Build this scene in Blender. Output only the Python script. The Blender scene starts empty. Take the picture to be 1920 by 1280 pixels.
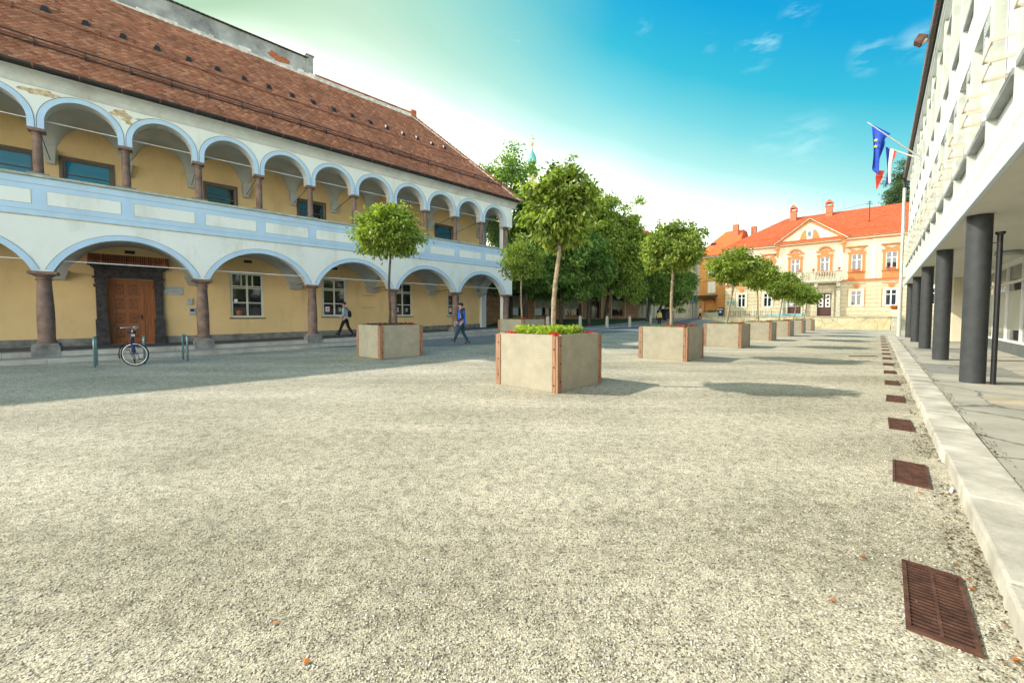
import bpy, bmesh, math, random
import numpy as np
from mathutils import Vector, Matrix
R=math.radians
sc=bpy.context.scene
col=sc.collection
# ------------------------------------------------------------ camera
cd=bpy.data.cameras.new('camera'); cam=bpy.data.objects.new('camera',cd); col.objects.link(cam)
cam.location=(0,0,1.45); cam.rotation_euler=(R(90-2.4),0,0)
cd.sensor_width=36; cd.lens=740/1920*36; cd.shift_y=-17/1920; cd.clip_start=.05; cd.clip_end=2000
sc.camera=cam
# ------------------------------------------------------------ sky
SUN_AZ=math.atan2(-.985,.17); SUN_EL=R(41)
w=bpy.data.worlds.new('World'); sc.world=w; w.use_nodes=True
nt=w.node_tree; nt.nodes.clear(); N=nt.nodes.new; L=nt.links.new
def wmath(op,a,b=None,clamp=False):
    n=N('ShaderNodeMath'); n.operation=op; n.use_clamp=clamp
    for i,v in enumerate((a,b)):
        if v is None: continue
        if isinstance(v,(int,float)): n.inputs[i].default_value=v
        else: L(v,n.inputs[i])
    return n.outputs[0]
tc=N('ShaderNodeTexCoord'); sp=N('ShaderNodeSeparateXYZ'); L(tc.outputs['Generated'],sp.inputs[0])
X,Y,Z=sp.outputs
ns=N('ShaderNodeTexNoise'); ns.inputs['Scale'].default_value=1.6; ns.inputs['Detail'].default_value=3; L(tc.outputs['Generated'],ns.inputs['Vector'])
q=wmath('ADD',wmath('ADD',Z,wmath('MULTIPLY',X,.42)),wmath('MULTIPLY',wmath('SUBTRACT',ns.outputs[0],.5),.10))
rmp=N('ShaderNodeValToRGB'); L(q,rmp.inputs[0]); cr=rmp.color_ramp
cr.elements[0].position=.0; cr.elements[0].color=(1.2,1.16,1.04,1)
cr.elements[1].position=.90; cr.elements[1].color=(.0,.040,.12,1)
for p,c in ((.28,(.95,.94,.86)),(.36,(.36,.40,.35)),(.435,(.17,.215,.20)),(.50,(.080,.155,.148)),(.57,(.034,.122,.134)),(.64,(.006,.092,.122)),(.73,(.0,.066,.122))):
    e=cr.elements.new(p); e.color=(*c,1)
# warm greenish haze towards the upper left
gm=N('ShaderNodeMixRGB'); L(rmp.outputs[0],gm.inputs[1]); gm.inputs[2].default_value=(.082,.122,.082,1)
gl=wmath('MULTIPLY',wmath('MULTIPLY',wmath('SUBTRACT',Z,.22),2.9,True),wmath('MULTIPLY',wmath('SUBTRACT',0.20,X),1.35,True))
L(wmath('MULTIPLY',gl,1.2,True),gm.inputs[0])
# thin clouds
cn=N('ShaderNodeTexNoise'); cn.inputs['Scale'].default_value=16; cn.inputs['Detail'].default_value=7; cn.inputs['Roughness'].default_value=.62
mp=N('ShaderNodeMapping'); mp.inputs['Rotation'].default_value=(0,R(28),0); mp.inputs['Scale'].default_value=(.55,1,2.4); L(tc.outputs['Generated'],mp.inputs[0]); L(mp.outputs[0],cn.inputs['Vector'])
total=None
for (px,py,rad,st) in ((935,96,.035,.5),(965,90,.022,.6),(1405,108,.06,.45),(1430,92,.03,.4),(1612,118,.05,.5),(1700,95,.05,.35),(1500,272,.09,.35),(1425,270,.05,.3),(1200,70,.03,.25),(1320,95,.03,.3),(1480,40,.05,.3)):
    v=Vector(((px-960)/740,1,-(py-592)/740)).normalized()
    d=N('ShaderNodeVectorMath'); d.operation='DISTANCE'; L(tc.outputs['Generated'],d.inputs[0]); d.inputs[1].default_value=v
    m=wmath('MULTIPLY',wmath('SUBTRACT',1,wmath('DIVIDE',d.outputs['Value'],rad*.68),True),st*1.5)
    total=m if total is None else wmath('ADD',total,m)
cl=wmath('MULTIPLY',wmath('MULTIPLY',wmath('SUBTRACT',cn.outputs[0],.47),5,True),total,True)
cm=N('ShaderNodeMixRGB'); L(cl,cm.inputs[0]); L(gm.outputs[0],cm.inputs[1]); cm.inputs[2].default_value=(.11,.17,.18,1)
sky=N('ShaderNodeTexSky'); sky.sky_type='NISHITA'; sky.sun_disc=False; sky.sun_elevation=SUN_EL; sky.sun_rotation=SUN_AZ
b1=N('ShaderNodeBackground'); L(sky.outputs[0],b1.inputs[0]); b1.inputs[1].default_value=.004
b2=N('ShaderNodeBackground'); L(cm.outputs[0],b2.inputs[0]); b2.inputs[1].default_value=2.2
ad=N('ShaderNodeAddShader'); L(b1.outputs[0],ad.inputs[0]); L(b2.outputs[0],ad.inputs[1])
wo=N('ShaderNodeOutputWorld'); L(ad.outputs[0],wo.inputs[0])
# ------------------------------------------------------------ sun
sd=bpy.data.lights.new('sun','SUN'); sd.energy=2.1; sd.angle=R(.6); sd.color=(1,.93,.82)
so=bpy.data.objects.new('sun',sd); col.objects.link(so)
ld=Vector((.985*math.cos(SUN_EL),-.17*math.cos(SUN_EL),-math.sin(SUN_EL)))
so.rotation_euler=ld.to_track_quat('-Z','Y').to_euler(); so.location=(-20,5,30)
vs=sc.view_settings; vs.view_transform='Standard'; vs.look='None'; vs.exposure=1.42; vs.gamma=1
sc.cycles.max_bounces=8; sc.cycles.transparent_max_bounces=8

# ------------------------------------------------------------ frames of reference (plan directions in the square)
rnd=random.Random(7)
A_P=(-15.025,12.707); A_ANG=46.5      # arcade front: local X along the front, local Y into the building
W_ANG=42.86                           # office front
M_P=(39.97,51.0); M_ANG=-47.2+180
ad_=(math.sin(R(A_ANG)),math.cos(R(A_ANG))); an_=(ad_[1],-ad_[0])
def uv(x,y):
    dx,dy=x-A_P[0],y-A_P[1]
    return dx*ad_[0]+dy*ad_[1], dx*an_[0]+dy*an_[1]
def xy(u,v): return A_P[0]+u*ad_[0]+v*an_[0], A_P[1]+u*ad_[1]+v*an_[1]
wd_=(math.sin(R(W_ANG)),math.cos(R(W_ANG))); wn_=(wd_[1],-wd_[0])
def wxy(d,n): return d*wd_[0]+n*wn_[0], d*wd_[1]+n*wn_[1]
def S(t): t=max(0,min(1,t)); return t*t*(3-2*t)
def height(x,y):
    u,v=uv(x,y)
    r=.40*S((u-2)/26)
    f=1-S((v-5.5)/6)
    h=r*f
    h+=.75*S((u-47)/16)*(1-S((v+1)/5))
    h+=.62*S((-v-.8)/5.5)*S((u-23)/5)*(1-S((u-50)/6))
    return h
# ------------------------------------------------------------ materials
MATS={}
def newmat(name):
    m=bpy.data.materials.new(name); m.use_nodes=True; MATS[name]=m
    return m,m.node_tree,m.node_tree.nodes['Principled BSDF']
def mat(name,c,rough=.75,var=.12,vs=2.5,bump=.15,bs=60,metal=0,c2=None,spec=.4,dirt=0):
    m,t,p=newmat(name); n=t.nodes; l=t.links
    co=n.new('ShaderNodeTexCoord')
    a=n.new('ShaderNodeTexNoise'); a.inputs['Scale'].default_value=vs; a.inputs['Detail'].default_value=6; a.inputs['Roughness'].default_value=.6
    l.new(co.outputs['Object'],a.inputs['Vector'])
    r=n.new('ShaderNodeValToRGB'); l.new(a.outputs[0],r.inputs[0])
    lo=[x*(1-var) for x in c]; hi=[min(1,x*(1+var)) for x in c] if c2 is None else c2
    r.color_ramp.elements[0].position=.3; r.color_ramp.elements[0].color=(*lo,1)
    r.color_ramp.elements[1].position=.7; r.color_ramp.elements[1].color=(*hi,1)
    out=r.outputs[0]
    if dirt:
        d=n.new('ShaderNodeTexNoise'); d.inputs['Scale'].default_value=.9; d.inputs['Detail'].default_value=9; d.inputs['Roughness'].default_value=.7
        mpn=n.new('ShaderNodeMapping'); mpn.inputs['Scale'].default_value=(1,1,.35); mpn.inputs['Location'].default_value=(3,7,1)
        l.new(co.outputs['Object'],mpn.inputs[0]); l.new(mpn.outputs[0],d.inputs['Vector'])
        rr=n.new('ShaderNodeValToRGB'); rr.color_ramp.elements[0].position=.52; rr.color_ramp.elements[1].position=.78
        rr.color_ramp.elements[1].color=(dirt,)*3+(1,)
        l.new(d.outputs[0],rr.inputs[0])
        mx=n.new('ShaderNodeMixRGB'); l.new(rr.outputs[0],mx.inputs[0]); l.new(out,mx.inputs[1]); mx.inputs[2].default_value=(c[0]*.55,c[1]*.52,c[2]*.46,1); out=mx.outputs[0]
    l.new(out,p.inputs['Base Color'])
    p.inputs['Roughness'].default_value=rough; p.inputs['Metallic'].default_value=metal; p.inputs['Specular IOR Level'].default_value=spec
    if bump:
        b=n.new('ShaderNodeTexNoise'); b.inputs['Scale'].default_value=bs; b.inputs['Detail'].default_value=4; l.new(co.outputs['Object'],b.inputs['Vector'])
        bb=n.new('ShaderNodeBump'); bb.inputs['Strength'].default_value=bump; bb.inputs['Distance'].default_value=.01
        l.new(b.outputs[0],bb.inputs['Height']); l.new(bb.outputs[0],p.inputs['Normal'])
    return m
def leafmat(name,c,c2,trans=.45):
    m,t,p=newmat(name); n=t.nodes; l=t.links
    g=n.new('ShaderNodeNewGeometry'); r=n.new('ShaderNodeValToRGB'); l.new(g.outputs['Random Per Island'],r.inputs[0])
    r.color_ramp.elements[0].color=(*c,1); r.color_ramp.elements[1].color=(*c2,1)
    l.new(r.outputs[0],p.inputs['Base Color']); p.inputs['Roughness'].default_value=.5; p.inputs['Specular IOR Level'].default_value=.35
    tr=n.new('ShaderNodeBsdfTranslucent'); 
    mu=n.new('ShaderNodeMixRGB'); mu.blend_type='MULTIPLY'; mu.inputs[0].default_value=1; mu.inputs[2].default_value=(1.5,1.6,.5,1); l.new(r.outputs[0],mu.inputs[1]); l.new(mu.outputs[0],tr.inputs[0])
    mx=n.new('ShaderNodeMixShader'); mx.inputs[0].default_value=trans; l.new(p.outputs[0],mx.inputs[1]); l.new(tr.outputs[0],mx.inputs[2])
    l.new(mx.outputs[0],n['Material Output'].inputs[0]); return m
def glassmat(name,c=(.015,.02,.025),rough=.03,spec=.9):
    m,t,p=newmat(name); p.inputs['Base Color'].default_value=(*c,1); p.inputs['Roughness'].default_value=rough; p.inputs['Specular IOR Level'].default_value=spec
    n=t.nodes; l=t.links
    b=n.new('ShaderNodeTexNoise'); b.inputs['Scale'].default_value=1.3; co=n.new('ShaderNodeTexCoord'); l.new(co.outputs['Object'],b.inputs['Vector'])
    bb=n.new('ShaderNodeBump'); bb.inputs['Strength'].default_value=.05; bb.inputs['Distance'].default_value=.05; l.new(b.outputs[0],bb.inputs['Height']); l.new(bb.outputs[0],p.inputs['Normal'])
    return m
def gravelmat():
    m,t,p=newmat('gravel'); n=t.nodes; l=t.links
    co=n.new('ShaderNodeTexCoord'); O=co.outputs['Object']
    def vor(s,rand=1):
        v=n.new('ShaderNodeTexVoronoi'); v.inputs['Scale'].default_value=s; l.new(O,v.inputs['Vector']); return v
    v1=vor(135); v2=vor(260)
    sepc=n.new('ShaderNodeSeparateColor'); l.new(v1.outputs['Color'],sepc.inputs[0])
    r=n.new('ShaderNodeValToRGB'); l.new(sepc.outputs[0],r.inputs[0]); e=r.color_ramp.elements
    e[0].position=0; e[0].color=(.14,.135,.12,1); e[1].position=1; e[1].color=(.93,.91,.85,1)
    for p_,c_ in ((.09,(.25,.24,.21)),(.22,(.60,.56,.47)),(.6,(.76,.715,.61)),(.88,(.88,.84,.73))):
        x=r.color_ramp.elements.new(p_); x.color=(*c_,1)
    # dark gaps between stones
    g=n.new('ShaderNodeValToRGB'); l.new(v1.outputs['Distance'],g.inputs[0]); g.color_ramp.elements[0].position=.35; g.color_ramp.elements[0].color=(1,1,1,1); g.color_ramp.elements[1].position=.85; g.color_ramp.elements[1].color=(.58,.56,.51,1)
    m1=n.new('ShaderNodeMixRGB'); m1.blend_type='MULTIPLY'; m1.inputs[0].default_value=1; l.new(r.outputs[0],m1.inputs[1]); l.new(g.outputs[0],m1.inputs[2])
    # patches of fine grey grit
    a=n.new('ShaderNodeTexNoise'); a.inputs['Scale'].default_value=.55; a.inputs['Detail'].default_value=8; a.inputs['Roughness'].default_value=.65; l.new(O,a.inputs['Vector'])
    ra=n.new('ShaderNodeValToRGB'); l.new(a.outputs[0],ra.inputs[0]); ra.color_ramp.elements[0].position=.36; ra.color_ramp.elements[0].color=(.74,.74,.70,1); ra.color_ramp.elements[1].position=.62; ra.color_ramp.elements[1].color=(1.05,1.03,1,1)
    m2=n.new('ShaderNodeMixRGB'); m2.blend_type='MULTIPLY'; m2.inputs[0].default_value=.8; l.new(m1.outputs[0],m2.inputs[1]); l.new(ra.outputs[0],m2.inputs[2])
    a3=n.new('ShaderNodeTexNoise'); a3.inputs['Scale'].default_value=9; a3.inputs['Detail'].default_value=10; a3.inputs['Roughness'].default_value=.88; l.new(O,a3.inputs['Vector'])
    r3=n.new('ShaderNodeValToRGB'); l.new(a3.outputs[0],r3.inputs[0]); r3.color_ramp.elements[0].position=.38; r3.color_ramp.elements[0].color=(.42,.41,.38,1); r3.color_ramp.elements[1].position=.54; r3.color_ramp.elements[1].color=(1.08,1.06,1.02,1)
    m3=n.new('ShaderNodeMixRGB'); m3.blend_type='MULTIPLY'; m3.inputs[0].default_value=.9; l.new(m2.outputs[0],m3.inputs[1]); l.new(r3.outputs[0],m3.inputs[2])
    # worn, compacted bands and dusty brownish patches
    mpt=n.new('ShaderNodeMapping'); mpt.inputs['Rotation'].default_value=(0,0,R(-47)); mpt.inputs['Scale'].default_value=(.10,.75,1); l.new(O,mpt.inputs[0])
    a4=n.new('ShaderNodeTexNoise'); a4.inputs['Scale'].default_value=1; a4.inputs['Detail'].default_value=7; a4.inputs['Roughness'].default_value=.6; a4.inputs['Distortion'].default_value=.4; l.new(mpt.outputs[0],a4.inputs['Vector'])
    r4=n.new('ShaderNodeValToRGB'); l.new(a4.outputs[0],r4.inputs[0]); r4.color_ramp.elements[0].position=.38; r4.color_ramp.elements[0].color=(.80,.785,.745,1); r4.color_ramp.elements[1].position=.6; r4.color_ramp.elements[1].color=(1.12,1.11,1.10,1)
    m4=n.new('ShaderNodeMixRGB'); m4.blend_type='MULTIPLY'; m4.inputs[0].default_value=.85; l.new(m3.outputs[0],m4.inputs[1]); l.new(r4.outputs[0],m4.inputs[2])
    a5=n.new('ShaderNodeTexNoise'); a5.inputs['Scale'].default_value=1.9; a5.inputs['Detail'].default_value=9; a5.inputs['Roughness'].default_value=.72; l.new(O,a5.inputs['Vector'])
    r5=n.new('ShaderNodeValToRGB'); l.new(a5.outputs[0],r5.inputs[0]); r5.color_ramp.elements[0].position=.60; r5.color_ramp.elements[0].color=(1,1,1,1); r5.color_ramp.elements[1].position=.74; r5.color_ramp.elements[1].color=(.52,.46,.38,1)
    m5=n.new('ShaderNodeMixRGB'); m5.blend_type='MULTIPLY'; m5.inputs[0].default_value=.8; l.new(m4.outputs[0],m5.inputs[1]); l.new(r5.outputs[0],m5.inputs[2])
    l.new(m5.outputs[0],p.inputs['Base Color']); p.inputs['Roughness'].default_value=.9; p.inputs['Specular IOR Level'].default_value=.2
    ad=n.new('ShaderNodeMath'); ad.operation='MULTIPLY_ADD'; l.new(v2.outputs['Distance'],ad.inputs[0]); ad.inputs[1].default_value=.4; l.new(v1.outputs['Distance'],ad.inputs[2])
    a2=n.new('ShaderNodeMath'); a2.operation='MULTIPLY_ADD'; l.new(a3.outputs[0],a2.inputs[0]); a2.inputs[1].default_value=-2.6; l.new(ad.outputs[0],a2.inputs[2])
    bb=n.new('ShaderNodeBump'); bb.invert=True; bb.inputs['Strength'].default_value=.7; bb.inputs['Distance'].default_value=.009; l.new(a2.outputs[0],bb.inputs['Height']); l.new(bb.outputs[0],p.inputs['Normal'])
    return m
def tilemat(name,cols_,stain=(.18,.13,.10)):
    m,t,p=newmat(name); n=t.nodes; l=t.links
    g=n.new('ShaderNodeNewGeometry'); r=n.new('ShaderNodeValToRGB'); l.new(g.outputs['Random Per Island'],r.inputs[0])
    el=r.color_ramp.elements; el[0].color=(*cols_[0],1); el[1].color=(*cols_[-1],1)
    for i,c in enumerate(cols_[1:-1]): x=el.new((i+1)/(len(cols_)-1)); x.color=(*c,1)
    co=n.new('ShaderNodeTexCoord'); a=n.new('ShaderNodeTexNoise'); a.inputs['Scale'].default_value=.8; a.inputs['Detail'].default_value=8; a.inputs['Roughness'].default_value=.7; l.new(co.outputs['Object'],a.inputs['Vector'])
    ra=n.new('ShaderNodeValToRGB'); ra.color_ramp.elements[0].position=.45; ra.color_ramp.elements[1].position=.75; ra.color_ramp.elements[1].color=(.7,.7,.7,1); l.new(a.outputs[0],ra.inputs[0])
    mx=n.new('ShaderNodeMixRGB'); l.new(ra.outputs[0],mx.inputs[0]); l.new(r.outputs[0],mx.inputs[1]); mx.inputs[2].default_value=(*stain,1)
    l.new(mx.outputs[0],p.inputs['Base Color']); p.inputs['Roughness'].default_value=.85; p.inputs['Specular IOR Level'].default_value=.2
    return m
def woodmat(name,c,c2,scale=(1,1,.06)):
    m,t,p=newmat(name); n=t.nodes; l=t.links
    co=n.new('ShaderNodeTexCoord'); mp=n.new('ShaderNodeMapping'); mp.inputs['Scale'].default_value=scale; l.new(co.outputs['Object'],mp.inputs[0])
    a=n.new('ShaderNodeTexNoise'); a.inputs['Scale'].default_value=28; a.inputs['Detail'].default_value=7; a.inputs['Roughness'].default_value=.7; l.new(mp.outputs[0],a.inputs['Vector'])
    r=n.new('ShaderNodeValToRGB'); l.new(a.outputs[0],r.inputs[0]); r.color_ramp.elements[0].position=.3; r.color_ramp.elements[0].color=(*c,1); r.color_ramp.elements[1].position=.68; r.color_ramp.elements[1].color=(*c2,1)
    l.new(r.outputs[0],p.inputs['Base Color']); p.inputs['Roughness'].default_value=.65
    bb=n.new('ShaderNodeBump'); bb.inputs['Strength'].default_value=.3; bb.inputs['Distance'].default_value=.01; l.new(a.outputs[0],bb.inputs['Height']); l.new(bb.outputs[0],p.inputs['Normal'])
    return m
def blockmat(name,c,c2,mortar,bw,bh,ms=.02,bump=.4,axis='XZ'):
    """stone or brick courses"""
    m,t,p=newmat(name); n=t.nodes; l=t.links
    co=n.new('ShaderNodeTexCoord'); sx=n.new('ShaderNodeSeparateXYZ'); l.new(co.outputs['Object'],sx.inputs[0]); cb=n.new('ShaderNodeCombineXYZ')
    l.new(sx.outputs[axis[0]],cb.inputs[0]); l.new(sx.outputs[axis[1]],cb.inputs[1])
    b=n.new('ShaderNodeTexBrick'); l.new(cb.outputs[0],b.inputs['Vector']); b.inputs['Scale'].default_value=1; b.inputs['Brick Width'].default_value=bw; b.inputs['Row Height'].default_value=bh; b.inputs['Mortar Size'].default_value=ms; b.inputs['Mortar Smooth'].default_value=.3
    b.inputs['Color1'].default_value=(*c,1); b.inputs['Color2'].default_value=(*c2,1); b.inputs['Mortar'].default_value=(*mortar,1)
    a=n.new('ShaderNodeTexNoise'); a.inputs['Scale'].default_value=3; a.inputs['Detail'].default_value=8; a.inputs['Roughness'].default_value=.7; l.new(co.outputs['Object'],a.inputs['Vector'])
    ra=n.new('ShaderNodeValToRGB'); l.new(a.outputs[0],ra.inputs[0]); ra.color_ramp.elements[0].position=.3; ra.color_ramp.elements[0].color=(.7,.68,.66,1); ra.color_ramp.elements[1].position=.7; ra.color_ramp.elements[1].color=(1.1,1.1,1.1,1)
    mx=n.new('ShaderNodeMixRGB'); mx.blend_type='MULTIPLY'; mx.inputs[0].default_value=1; l.new(b.outputs[0],mx.inputs[1]); l.new(ra.outputs[0],mx.inputs[2]); l.new(mx.outputs[0],p.inputs['Base Color'])
    p.inputs['Roughness'].default_value=.85
    bb=n.new('ShaderNodeBump'); bb.invert=True; bb.inputs['Strength'].default_value=bump; bb.inputs['Distance'].default_value=.02; l.new(b.outputs['Fac'],bb.inputs['Height']); l.new(bb.outputs[0],p.inputs['Normal'])
    return m
def crackmat(name,c,c2,cs=1.3,dark=.25,var=3):
    m,t,p=newmat(name); n=t.nodes; l=t.links
    co=n.new('ShaderNodeTexCoord'); O=co.outputs['Object']
    a=n.new('ShaderNodeTexNoise'); a.inputs['Scale'].default_value=var; a.inputs['Detail'].default_value=9; a.inputs['Roughness'].default_value=.7; l.new(O,a.inputs['Vector'])
    r=n.new('ShaderNodeValToRGB'); l.new(a.outputs[0],r.inputs[0]); r.color_ramp.elements[0].position=.32; r.color_ramp.elements[0].color=(*c,1); r.color_ramp.elements[1].position=.66; r.color_ramp.elements[1].color=(*c2,1)
    mxv=n.new('ShaderNodeMixRGB'); mxv.inputs[0].default_value=.18; l.new(O,mxv.inputs[1]); n2=n.new('ShaderNodeTexNoise'); n2.inputs['Scale'].default_value=4; n2.inputs['Detail'].default_value=5; l.new(O,n2.inputs['Vector']); l.new(n2.outputs['Color'],mxv.inputs[2])
    v=n.new('ShaderNodeTexVoronoi'); v.feature='DISTANCE_TO_EDGE'; v.inputs['Scale'].default_value=cs; l.new(mxv.outputs[0],v.inputs['Vector'])
    rv=n.new('ShaderNodeValToRGB'); l.new(v.outputs['Distance'],rv.inputs[0]); rv.color_ramp.elements[0].position=.004; rv.color_ramp.elements[0].color=(dark,)*3+(1,); rv.color_ramp.elements[1].position=.016; rv.color_ramp.elements[1].color=(1,1,1,1)
    mx=n.new('ShaderNodeMixRGB'); mx.blend_type='MULTIPLY'; mx.inputs[0].default_value=.85; l.new(r.outputs[0],mx.inputs[1]); l.new(rv.outputs[0],mx.inputs[2]); l.new(mx.outputs[0],p.inputs['Base Color'])
    p.inputs['Roughness'].default_value=.85
    b=n.new('ShaderNodeTexNoise'); b.inputs['Scale'].default_value=90; l.new(O,b.inputs['Vector'])
    bb=n.new('ShaderNodeBump'); bb.inputs['Strength'].default_value=.35; bb.inputs['Distance'].default_value=.006; l.new(b.outputs[0],bb.inputs['Height']); l.new(bb.outputs[0],p.inputs['Normal'])
    return m
gravelmat()
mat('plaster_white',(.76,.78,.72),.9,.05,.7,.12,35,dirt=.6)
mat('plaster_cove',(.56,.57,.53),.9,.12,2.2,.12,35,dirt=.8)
mat('band_blue',(.46,.62,.77),.85,.07,1.5,.1,40,dirt=.22)
mat('line_dark',(.10,.11,.12),.9)
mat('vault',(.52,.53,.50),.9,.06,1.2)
mat('plaster_yellow',(.76,.54,.27),.9,.06,.8,.12,35,dirt=.55)
mat('brown_stone',(.17,.10,.075),.75,.3,3,.35,40,c2=(.29,.19,.145))
mat('column_base',(.16,.155,.145),.8,.35,3,.4,40,c2=(.30,.29,.26))
mat('coping',(.40,.41,.33),.85,.25,5,.3,50)
mat('dark_stone',(.035,.031,.032),.75,.4,6,.6,30,c2=(.085,.075,.075))
mat('steps',(.40,.375,.32),.85,.22,2.5,.35,60,dirt=.7)
mat('terrace_floor',(.10,.10,.105),.8,.2,3)
mat('gutter',(.045,.035,.032),.45,.2,3,0,metal=.3)
mat('copper',(.28,.11,.06),.5,.2,3,0,metal=.4)
mat('peeled',(.52,.34,.17),.95,.3,7,.6,20,c2=(.70,.58,.38))
mat('grey_render',(.26,.265,.25),.95,.35,1.2,.4,18,c2=(.46,.46,.42))
mat('old_brick',(.40,.12,.05),.9,.3,9)
mat('mortar_white',(.6,.56,.48),.95,.35,4,.5,20)
tilemat('roof_tile',[(.22,.078,.040),(.43,.16,.082),(.34,.12,.06),(.54,.24,.13),(.27,.09,.045)],(.14,.07,.042))
tilemat('roof_orange',[(.52,.11,.035),(.60,.14,.045),(.55,.12,.04)],(.42,.10,.04))
woodmat('door_wood',(.20,.062,.018),(.40,.145,.045)); woodmat('door_recess_shade',(.12,.036,.011),(.25,.085,.027)); woodmat('post_wood',(.17,.075,.038),(.46,.26,.15))  # darker copy of the door wood paints shade into the panel recesses
woodmat('dark_door',(.05,.018,.014),(.11,.04,.03))
mat('window_paint',(.62,.61,.52),.5,.05,3,0)
mat('window_brown',(.14,.11,.09),.6,.1,3,0)
mat('window_white',(.80,.80,.78),.4,.04,3,0)
glassmat('glass')
_m,_t,_p=newmat('clear_glass'); _p.inputs['Base Color'].default_value=(.02,.05,.05,1); _p.inputs['Roughness'].default_value=.03
_x=_t.nodes.new('ShaderNodeMixShader'); _x.inputs[0].default_value=.45; _q=_t.nodes.new('ShaderNodeBsdfTransparent'); _t.links.new(_q.outputs[0],_x.inputs[1]); _t.links.new(_p.outputs[0],_x.inputs[2]); _t.links.new(_x.outputs[0],_t.nodes['Material Output'].inputs[0])
glassmat('glass_sky_reflection',(.01,.16,.28),.05,.9)  # blue base colour paints the reflected sky into the panes
mat('tie_rod',(.85,.85,.82),.4,.02,3,0)
mat('iron',(.03,.03,.03),.5,.2,3,0,metal=.5)
mat('rack_metal',(.20,.33,.35),.35,.1,3,0,metal=.6)
mat('black_rubber',(.012,.012,.013),.7,.1,3,0); mat('chrome',(.65,.66,.68),.25,.05,3,0,metal=.9); mat('bike_blue',(.012,.035,.16),.3,.1,3,0)
mat('plate_grey',(.42,.46,.45),.4,.05,3,0,metal=.2); mat('text_dark',(.02,.03,.04),.7,.02,3,0); mat('screen_blue',(.01,.03,.16),.2,.1,3,0)
mat('kerb_stone',(.40,.37,.31),.85,.2,2.6,.5,45,c2=(.66,.62,.54),dirt=.85)
crackmat('pavement',(.30,.285,.24),(.47,.44,.37),.55,.3,1.2); crackmat('patch_dark',(.20,.20,.18),(.30,.295,.26),.8,.4,5); mat('patch_orange',(.45,.38,.28),.9,.3,2)
mat('asphalt',(.20,.205,.205),.9,.12,1.5,.4,150,c2=(.27,.28,.28)); mat('sidewalk',(.33,.32,.29),.9,.12,1.5,.3,80)
mat('rust',(.075,.032,.022),.7,.35,12,.3,60,c2=(.17,.075,.048),metal=.2); mat('drain_pit',(.008,.007,.006),.9)
mat('planter_rim',(.70,.67,.58),.8,.06,3); mat('soil',(.05,.035,.022),.95,.3,12,.6,30)
def panelmat(name,c,c2):
    m,t,p=newmat(name); n=t.nodes; l=t.links
    co=n.new('ShaderNodeTexCoord'); O=co.outputs['Object']
    a=n.new('ShaderNodeTexNoise'); a.inputs['Scale'].default_value=3; a.inputs['Detail'].default_value=8; a.inputs['Roughness'].default_value=.7; l.new(O,a.inputs['Vector'])
    r=n.new('ShaderNodeValToRGB'); l.new(a.outputs[0],r.inputs[0]); r.color_ramp.elements[0].position=.3; r.color_ramp.elements[0].color=(*c,1); r.color_ramp.elements[1].position=.7; r.color_ramp.elements[1].color=(*c2,1)
    sx=n.new('ShaderNodeSeparateXYZ'); l.new(O,sx.inputs[0]); s=n.new('ShaderNodeMath'); s.operation='ADD'; l.new(sx.outputs[0],s.inputs[0]); l.new(sx.outputs[1],s.inputs[1])
    cb=n.new('ShaderNodeCombineXYZ'); l.new(s.outputs[0],cb.inputs[0]); l.new(sx.outputs[2],cb.inputs[1])
    b=n.new('ShaderNodeTexBrick'); b.offset=0; l.new(cb.outputs[0],b.inputs['Vector']); b.inputs['Scale'].default_value=1; b.inputs['Brick Width'].default_value=.028; b.inputs['Row Height'].default_value=.05; b.inputs['Mortar Size'].default_value=.0045; b.inputs['Mortar Smooth'].default_value=1
    nz=n.new('ShaderNodeTexNoise'); nz.inputs['Scale'].default_value=5; nz.inputs['Detail'].default_value=4; l.new(O,nz.inputs['Vector'])
    mm=n.new('ShaderNodeMath'); mm.operation='MULTIPLY'; mm.use_clamp=True; l.new(b.outputs['Fac'],mm.inputs[0]); l.new(nz.outputs[0],mm.inputs[1])
    mx=n.new('ShaderNodeMixRGB'); l.new(mm.outputs[0],mx.inputs[0]); l.new(r.outputs[0],mx.inputs[1]); mx.inputs[2].default_value=(c[0]*.45,c[1]*.42,c[2]*.38,1)
    l.new(mx.outputs[0],p.inputs['Base Color']); p.inputs['Roughness'].default_value=.8
    bb=n.new('ShaderNodeBump'); bb.invert=True; bb.inputs['Strength'].default_value=.5; bb.inputs['Distance'].default_value=.004; l.new(mm.outputs[0],bb.inputs['Height']); l.new(bb.outputs[0],p.inputs['Normal'])
    return m
panelmat('panel',(.34,.31,.235),(.46,.41,.31))
mat('office_white',(.73,.77,.77),.75,.04,1.2,.1,60,dirt=.2); mat('office_fin',(.56,.60,.53),.85,.18,2.5,.5,45,c2=(.70,.73,.66)); mat('office_blue',(.55,.64,.70),.6,.05,1,0)
mat('soffit',(.58,.57,.50),.85,.05,1); mat('office_column',(.050,.054,.058),.55,.18,6,.25,60); mat('plinth_grey',(.12,.135,.13),.8,.15,3)
mat('office_sill_shade',(.27,.29,.29),.7,.15,3); mat('rail_beige',(.62,.55,.42),.6,.1,3,0); mat('pipe_black',(.018,.018,.02),.4,.1,3,0); mat('pipe_white',(.58,.58,.54),.5,.08,3,0)  # dark sill grey puts the shade of the undersides into the colour
mat('bark_pale',(.27,.20,.13),.9,.35,14,.6,30,c2=(.48,.38,.27)); mat('bark',(.075,.052,.038),.95,.4,8,.7,20,c2=(.14,.10,.075))
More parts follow.
